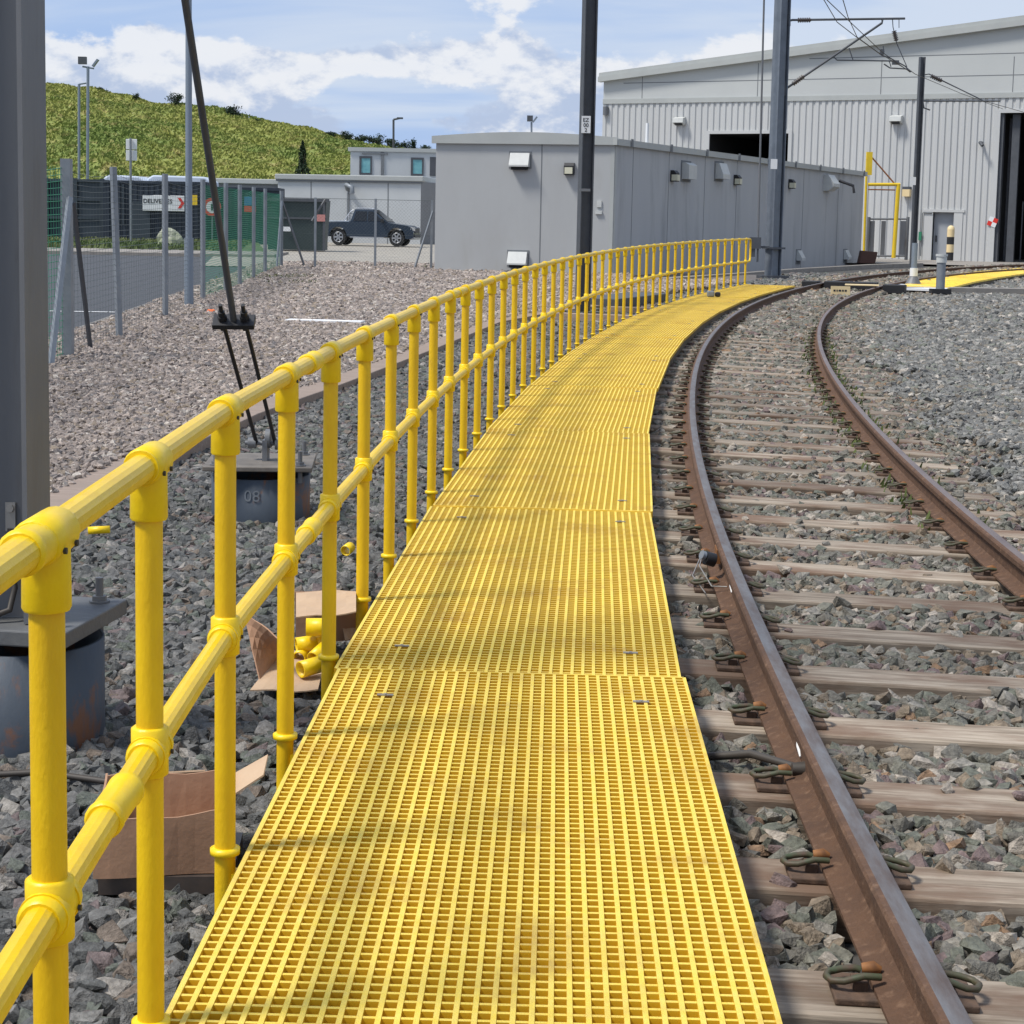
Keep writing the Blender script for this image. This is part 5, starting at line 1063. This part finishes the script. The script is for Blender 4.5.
# ================================================================== pickup truck
def pickup():
    Yt = 92.; cpt = atd(360, 246, Yt); R_ = -math.radians(9); gx = atd(371, 246, Yt)[0]; t = thing('pickup_truck', 'dark slate double cab pickup truck parked in the yard', 'pickup truck', (gx, Yt, atd(374, 245.5, Yt)[2])); ORG[t] = Vector((0, 0, 0))
    L0 = -2.55
    prof = [(-2.6, .55), (-2.62, .95), (-2.55, 1.13), (-.95, 1.17), (1.0, 1.17), (1.15, 1.15), (2.2, 1.03), (2.45, .92), (2.56, .70), (2.56, .45), (2.42, .36), (2.12, .36)]
    def arch(cx, r, a0=0, a1=math.pi, n=9): return [(cx+r*math.cos(a0+(a1-a0)*i/n), .42+r*math.sin(a0+(a1-a0)*i/n)) for i in range(n+1)]
    low = prof + arch(1.62, .49) + [(1.10, .44), (-1.11, .44)] + arch(-1.62, .49) + [(-2.12, .42)]
    b = MB(); hw_ = .93
    def sec(pts, y0, y1, mi=0): b.extr([(x, y0, z) for x, z in pts], (0, y1-y0, 0), mi)
    sec(low, -hw_, hw_); b.build('body', M['paint'], t, bevel=.05)
    b = MB(); cab0 = [(-1.0, 1.15), (1.12, 1.15)]; top = [(-.78, 1.80), (.18, 1.80)]; v = []
    for y, yt in ((-.88, -.72), (.88, .72)): v += [(-.98, y, 1.16), (1.16, y, 1.16), (.95, y*.98, 1.30), (.22, yt, 1.80), (-.74, yt, 1.81), (-.92, y*.97, 1.3)]
    b.add(v, [(0, 1, 2, 3, 4, 5), (11, 10, 9, 8, 7, 6), (1, 0, 6, 7), (2, 1, 7, 8), (3, 2, 8, 9), (4, 3, 9, 10), (5, 4, 10, 11), (0, 5, 11, 6)]); b.build('cab', M['paint'], t, bevel=.03)
    b = MB()
    for sg in (-1, 1):
        y = lambda z: sg*(.90-(z-1.2)*.27+.004)
        for xs in (((-.80, 1.22), (-.05, 1.22), (-.05, 1.70), (-.66, 1.70)), ((.02, 1.22), (.86, 1.22), (.28, 1.70), (.02, 1.70))): b.add([(x, y(z), z) for x, z in xs], [(0, 1, 2, 3)])
    b.add([(1.10, -.78, 1.22), (1.10, .78, 1.22), (.33, .68, 1.765), (.33, -.68, 1.765)], [(0, 1, 2, 3)]); b.add([(.975+.02, -.80, 1.285), (.975+.02, .80, 1.285), (.25+.02, .70, 1.785), (.25+.02, -.70, 1.785)], [(0, 1, 2, 3)]); b.build('window_glass', M['carglass'], t)
    for x in (-1.62, 1.62):
        for sg in (-1, 1):
            wv = MB(); wv.cyl((x, sg*.72-.13, .40), .41, .26, 24, ax=(0, 1, 0)); w_ = wv.build('wheel', M['tyre'], t); wv = MB(); yy = sg*.72 + (-.135 if sg < 0 else .135)
            for k in range(6): a = k*math.pi/3; d = np.array([math.cos(a), 0, math.sin(a)]); wv.box(np.array([x, yy, .40])+d*.13, (.24, .03, .07), axes=[d, [0, 1, 0], np.cross(d, [0, 1, 0])])
            wv.tube([(x+.25*math.cos(q), yy, .40+.25*math.sin(q)) for q in np.linspace(0, 2*math.pi, 20)], .022, 6); wv.build('rim', M['alloy'], w_)
    b = MB(); b.box((2.575, 0, .78), (.03, 1.1, .26)); b.box((2.585, 0, .52), (.04, 1.4, .16)); b.build('grille', M['black'], t)
    for sg in (-1, 1): b = MB(); b.extr([(2.56, sg*.60, .76), (2.56, sg*.60, .94), (2.40, sg*.935, .98), (2.40, sg*.935, .82)], (.03, 0, 0)); b.build('headlight', M['chrome'], t)
    b = MB(); b.box((2.45, 0, .40), (.3, 1.7, .12)); b.build('bumper', M['alloy'], t, bevel=.02)
    b = MB()
    for sg in (-1, 1): b.box((.86, sg*1.02, 1.25), (.14, .2, .18))
    b.build('wing_mirror', M['black'], t)
    b = MB()
    for sg in (-1, 1): b.tube([(-1.05, sg*.72, 1.15), (-1.08, sg*.70, 1.55), (-1.0, sg*.68, 1.66), (-.85, sg*.66, 1.74)], .035, 8); b.tube([(-1.35, sg*.72, 1.15), (-1.1, sg*.7, 1.55)], .03, 8)
    b.tube([(-1.07, -.7, 1.58), (-1.07, .7, 1.58)], .035, 8); b.build('roll_bar', M['chrome'], t)
    b = MB(); b.box((-1.8, 0, 1.185), (1.55, 1.7, .05)); b.build('bed_cover', mat('pale_bed_cover', (.35, .40, .47), .4), t, bevel=.02)
    b = MB(); b.box((0, -.95, .41), (1.9, .1, .05)); b.box((0, .95, .41), (1.9, .1, .05)); b.build('side_step', M['alloy'], t)
    b = MB(); b.box((.02, 0, 1.825), (.7, .9, .02)); b.tube([(-.7, -.62, 1.85), (.1, -.62, 1.85)], .02, 6); b.tube([(-.7, .62, 1.85), (.1, .62, 1.85)], .02, 6); b.build('roof_rails', M['chrome'], t)
    t.rotation_euler = (0, 0, R_); t.scale = (.95, .95, 1.03)
pickup()
# ================================================================== small things
# cardboard box near the camera
def rot2(x, y, a): return (x*math.cos(a)-y*math.sin(a), x*math.sin(a)+y*math.cos(a))
def carton(c, w, d, h, rz, lab, base=True, flaps=()):
    t = thing('cardboard_box', lab, 'cardboard box', c); b = MB(); th_ = .006
    def P(x, y, z): q = rot2(x, y, rz); return (c[0]+q[0], c[1]+q[1], c[2]+z)
    zf = h; zl_ = h*.93
    def wall(p, q, zp, zq, o):
        n = 8; v = []
        for i in range(n+1):
            u = i/n; x = p[0]*(1-u)+q[0]*u; y = p[1]*(1-u)+q[1]*u; zz = (zp*(1-u)+zq*u)+.006*math.sin(u*9+p[0]*5); bow = .012*math.sin(u*math.pi*1.5+1)
            v += [P(x+o[0]*bow, y+o[1]*bow, 0), P(x+o[0]*(bow*.5), y+o[1]*bow*.5, zz), P(x+o[0]*(bow+th_), y+o[1]*(bow+th_), 0), P(x+o[0]*(bow*.5+th_), y+o[1]*(bow*.5+th_), zz)]
        f = []
        for i in range(n): k = i*4; f += [(k, k+4, k+5, k+1), (k+2, k+3, k+7, k+6), (k+1, k+5, k+7, k+3)]
        b.add(v, f)
    wall((-w/2, -d/2), (w/2, -d/2), h*.86, h*1.02, (0, -1)); wall((-w/2, d/2), (w/2, d/2), h, h*1.05, (0, 1)); wall((-w/2, -d/2), (-w/2, d/2), h*.86, h, (-1, 0)); wall((w/2, -d/2), (w/2, d/2), h*1.02, h*1.05, (1, 0))
    b.box(P(0, 0, .012), (w-.01, d-.01, .008), rz); b.build('carton', M['card'], t)
    for fl in flaps: b = MB(); v = [P(*p) for p in fl]; b.extr(v, np.cross(np.array(v[1])-v[0], np.array(v[2])-v[0])/np.linalg.norm(np.cross(np.array(v[1])-v[0], np.array(v[2])-v[0]))*.005); b.build('flap', M['cardl'], t)
    return t, P
p0, p1 = at(104, 892, -.2), at(236, 872, -.2)
t, P = carton((-.95, 4.78, -.175), .36, .34, .175, math.radians(7), 'open brown cardboard box on the ballast nearest the camera', flaps=(((.185, -.0, .165), (.185, .17, .175), (.28, .2, .22), (.27, .04, .21)), ((-.17, .175, .17), (.10, .18, .178), (.06, .27, .135), (-.15, .26, .12))))
b = MB(); b.box(P(.02, -.0, -.028), (.36, .35, .05), math.radians(4)); b.build('soiled_base', M['tape'], t)
# second opened carton
t = thing('cardboard_box', 'torn open pale cardboard carton holding yellow pipe fittings', 'cardboard box', at(290, 680, -.2))
def sheetp(pts, m, name='flap', dz=.006, n=6):
    b = MB(); A, B, C_2, D = [np.array(p) for p in pts]; v = []
    for i in range(n+1):
        for j in range(n+1):
            u, w = i/n, j/n; p = A*(1-u)*(1-w)+B*u*(1-w)+C_2*u*w+D*(1-u)*w; v.append(p+[0, 0, .006*math.sin(u*7+w*4)*math.sin(w*6+u*2)])
    b.add(v, [(i*(n+1)+j, (i+1)*(n+1)+j, (i+1)*(n+1)+j+1, i*(n+1)+j+1) for i in range(n) for j in range(n)]); o = b.build(name, m, t)
    md = o.modifiers.new('s', 'SOLIDIFY'); md.thickness = .005; return o
q = lambda x, y, z: at(x, y, z)
sheetp([q(250, 690, -.17), q(318, 690, -.165), q(326, 652, -.15), q(285, 650, -.15)], M['cardl'])
sheetp([q(262, 688, -.19), q(281, 655, -.17), q(280, 640, .0), q(243, 612, .06)], M['card'])
sheetp([q(296, 640, -.19), q(356, 640, -.19), atd(356, 590, q(356, 640, -.19)[1]+.02), atd(295, 592, q(296, 640, -.19)[1])], M['card'])
sheetp([atd(296, 617, 7.05), atd(356, 612, 7.05), atd(356, 590, 7.42), atd(296, 592, 7.42)], M['cardl'])
sheetp([q(345, 640, -.16), q(362, 640, -.16), q(366, 618, -.12), q(340, 616, -.12)], M['cardl'])
def fitting(x, y, z, rz, tilt, lab, L_=.11, r=.033):
    c = at(x, y, z); d = np.array([math.cos(rz)*math.cos(tilt), math.sin(rz)*math.cos(tilt), math.sin(tilt)]); n = 20; b = MB(); v = []
    for rr, s_ in ((r, -1), (r, 1), (r*.82, 1), (r*.82, -1)):
        e1 = np.cross(d, [0, 0, 1]); e1 /= np.linalg.norm(e1); e2 = np.cross(e1, d)
        for j in range(n): a = 2*math.pi*j/n; v.append(c+d*s_*L_/2+e1*rr*math.cos(a)+e2*rr*math.sin(a))
    b.add(v, [(i*n+j, i*n+(j+1) % n, ((i+1) % 4)*n+(j+1) % n, ((i+1) % 4)*n+j) for i in range(4) for j in range(n)], 0, True); tag(b.build('pipe_fitting', M['fit']), lab, 'pipe fitting')
fitting(321, 627, -.02, .1, 0, 'upper yellow fitting inside the opened carton, partly behind the handrail post', .12, .036)
fitting(306, 644, -.10, .3, .1, 'left yellow clamp fitting on the carton edge', .08, .032)
fitting(321, 641, -.09, -.3, .1, 'yellow fitting to the right of the left clamp in the carton', .08, .03)
fitting(319, 653, -.11, 1.1, .3, 'yellow fitting just below the pair in the carton', .09, .028)
fitting(310, 667, -.12, .7, .1, 'lowest yellow fitting lying on the crumpled cardboard', .09, .033)
fitting(348, 549, -.17, 1.2, .2, 'lone yellow coupling on the dark ballast behind the handrail', .06, .03)
fitting(301, 655, -.14, 1.4, .2, 'small yellow fitting standing at the left of the carton pile', .06, .027)
fitting(328, 660, -.15, .5, .0, 'small yellow fitting at the right edge of the carton under the walkway lip', .07, .026)
c = at(99, 530, -.16); fitting(99, 530, -.16, .15, .05, 'short yellow tube offcut on the ballast beside the large mast', .12, .022)
b = MB(); c = at(325, 321, -.12); b.box(c, (1.25, .35, .03), -.12); tag(b.build('white_slab', M['chalk']), 'flat white slab lying on the pale gravel', 'slab')
b = MB(); c = at(210, 313, -.12); b.extr([c+[-.07, 0, 0], c+[.09, .03, -.01], c+[.06, .06, .05], c+[-.05, .05, .05]], (0, .03, .01)); tag(b.build('orange_scrap', M['orange']), 'orange scrap of plastic on the gravel by the green fence', 'scrap')
c = at(713, 297, .0); t = thing('tape_measure', 'grey and black tape measure left on the far walkway', 'tape measure', c); b = MB(); b.box(c+[-.05, 0, .065], (.16, .1, .13)); b.build('case', M['galv'], t, bevel=.03); b = MB(); b.box(c+[.10, .02, .055], (.11, .1, .1), .3); b.build('grip', M['black'], t, bevel=.03); b = MB(); b.box(c+[.5, 0, .012], (.6, .06, .006)); b.build('tape', M['yel'], t)
# rail bond with sensor
p, h = tp(s_at(8.55, -.7525), -.7525-.06, ZL); t = thing('rail_sensor', 'round silver and black sensor clamped to the left rail with thin wires', 'sensor', p)
T = np.array([math.sin(h), math.cos(h), 0]); Rn = np.array([math.cos(h), -math.sin(h), 0]); b = MB(); b.cyl(p+[0, 0, -.05], .034, .05, 18, ax=-Rn-T*.3+[0, 0, .3]); b.build('body', M['rubber'], t); b = MB(); b.cyl(p+[0, 0, -.045]-Rn*.05-T*.02+[0, 0, .02], .022, .02, 18, ax=-Rn-T*.5+[0, 0, .4]); b.build('lens_cap', M['galv'], t)
b = MB(); b.tube([p+T*.55-Rn*.02+[0, 0, -.1], p+T*.2-Rn*.06+[0, 0, -.12], p-Rn*.03-T*.3+[0, 0, -.12], p-T*.35+Rn*.04+[0, 0, -.11]], .0035, 6); b.tube([p+T*.55-Rn*.02+[0, 0, -.1], p+T*.1-Rn*.10+[0, 0, -.15], p-Rn*.06-T*.32+[0, 0, -.15]], .0035, 6); b.build('wires', M['clipm'], t)
b = MB(); b.box(p+T*.22+Rn*.03+[0, 0, -.06], (.02, .16, .07), -h); b.build('bracket', M['clipo'], t)
a0, a1 = at(702, 757, -.16), at(803, 769, -.10); b = MB(); b.tube([a0-[.25, 0, .02], a0, (a0+a1)/2+[0, 0, .03], a1], [.014, .014, .014, .012], 10); b.tube([a1-[.035, 0, 0], a1+[.01, 0, 0]], [.02, .026], 8); tag(b.build('bonding_cable', M['cable']), 'dark bonding cable running from under the walkway to the left rail', 'cable')
# dark cable trough behind the handrail and old timbers
c0, c1 = at(598, 306, -.15), at(650, 300, -.15); b = MB(); d = (c1-c0); L_ = np.linalg.norm(d); d /= L_; b.box((c0+c1)/2+[0, .2, .03], (L_, .9, .25), axes=[d, np.cross([0, 0, 1], d), [0, 0, 1]]); tag(b.build('trough_box', M['mastd'], bevel=.02), 'low dark steel trough behind the far handrail posts', 'trough')
for x, y, l_, lab in ((600, 318, 1.6, 'nearer'), (640, 311, 1.3, 'farther')): c = at(x, y, -.15); b = MB(); b.box(c, (l_, .2, .14), -.3); tag(b.build('old_timber', M['board'], bevel=.01), lab+' weathered timber lying in the dark ballast behind the handrail', 'timber')
b = MB(); a_ = at(40, 772, -.19); c_ = at(110, 782, -.19); b.tube([a_-[.4, .1, 0], a_, c_, c_+[.25, -.05, -.02]], .011, 8); tag(b.build('ground_cable', M['cable']), 'thin black cable lying on the ballast by the large steel pile', 'cable')
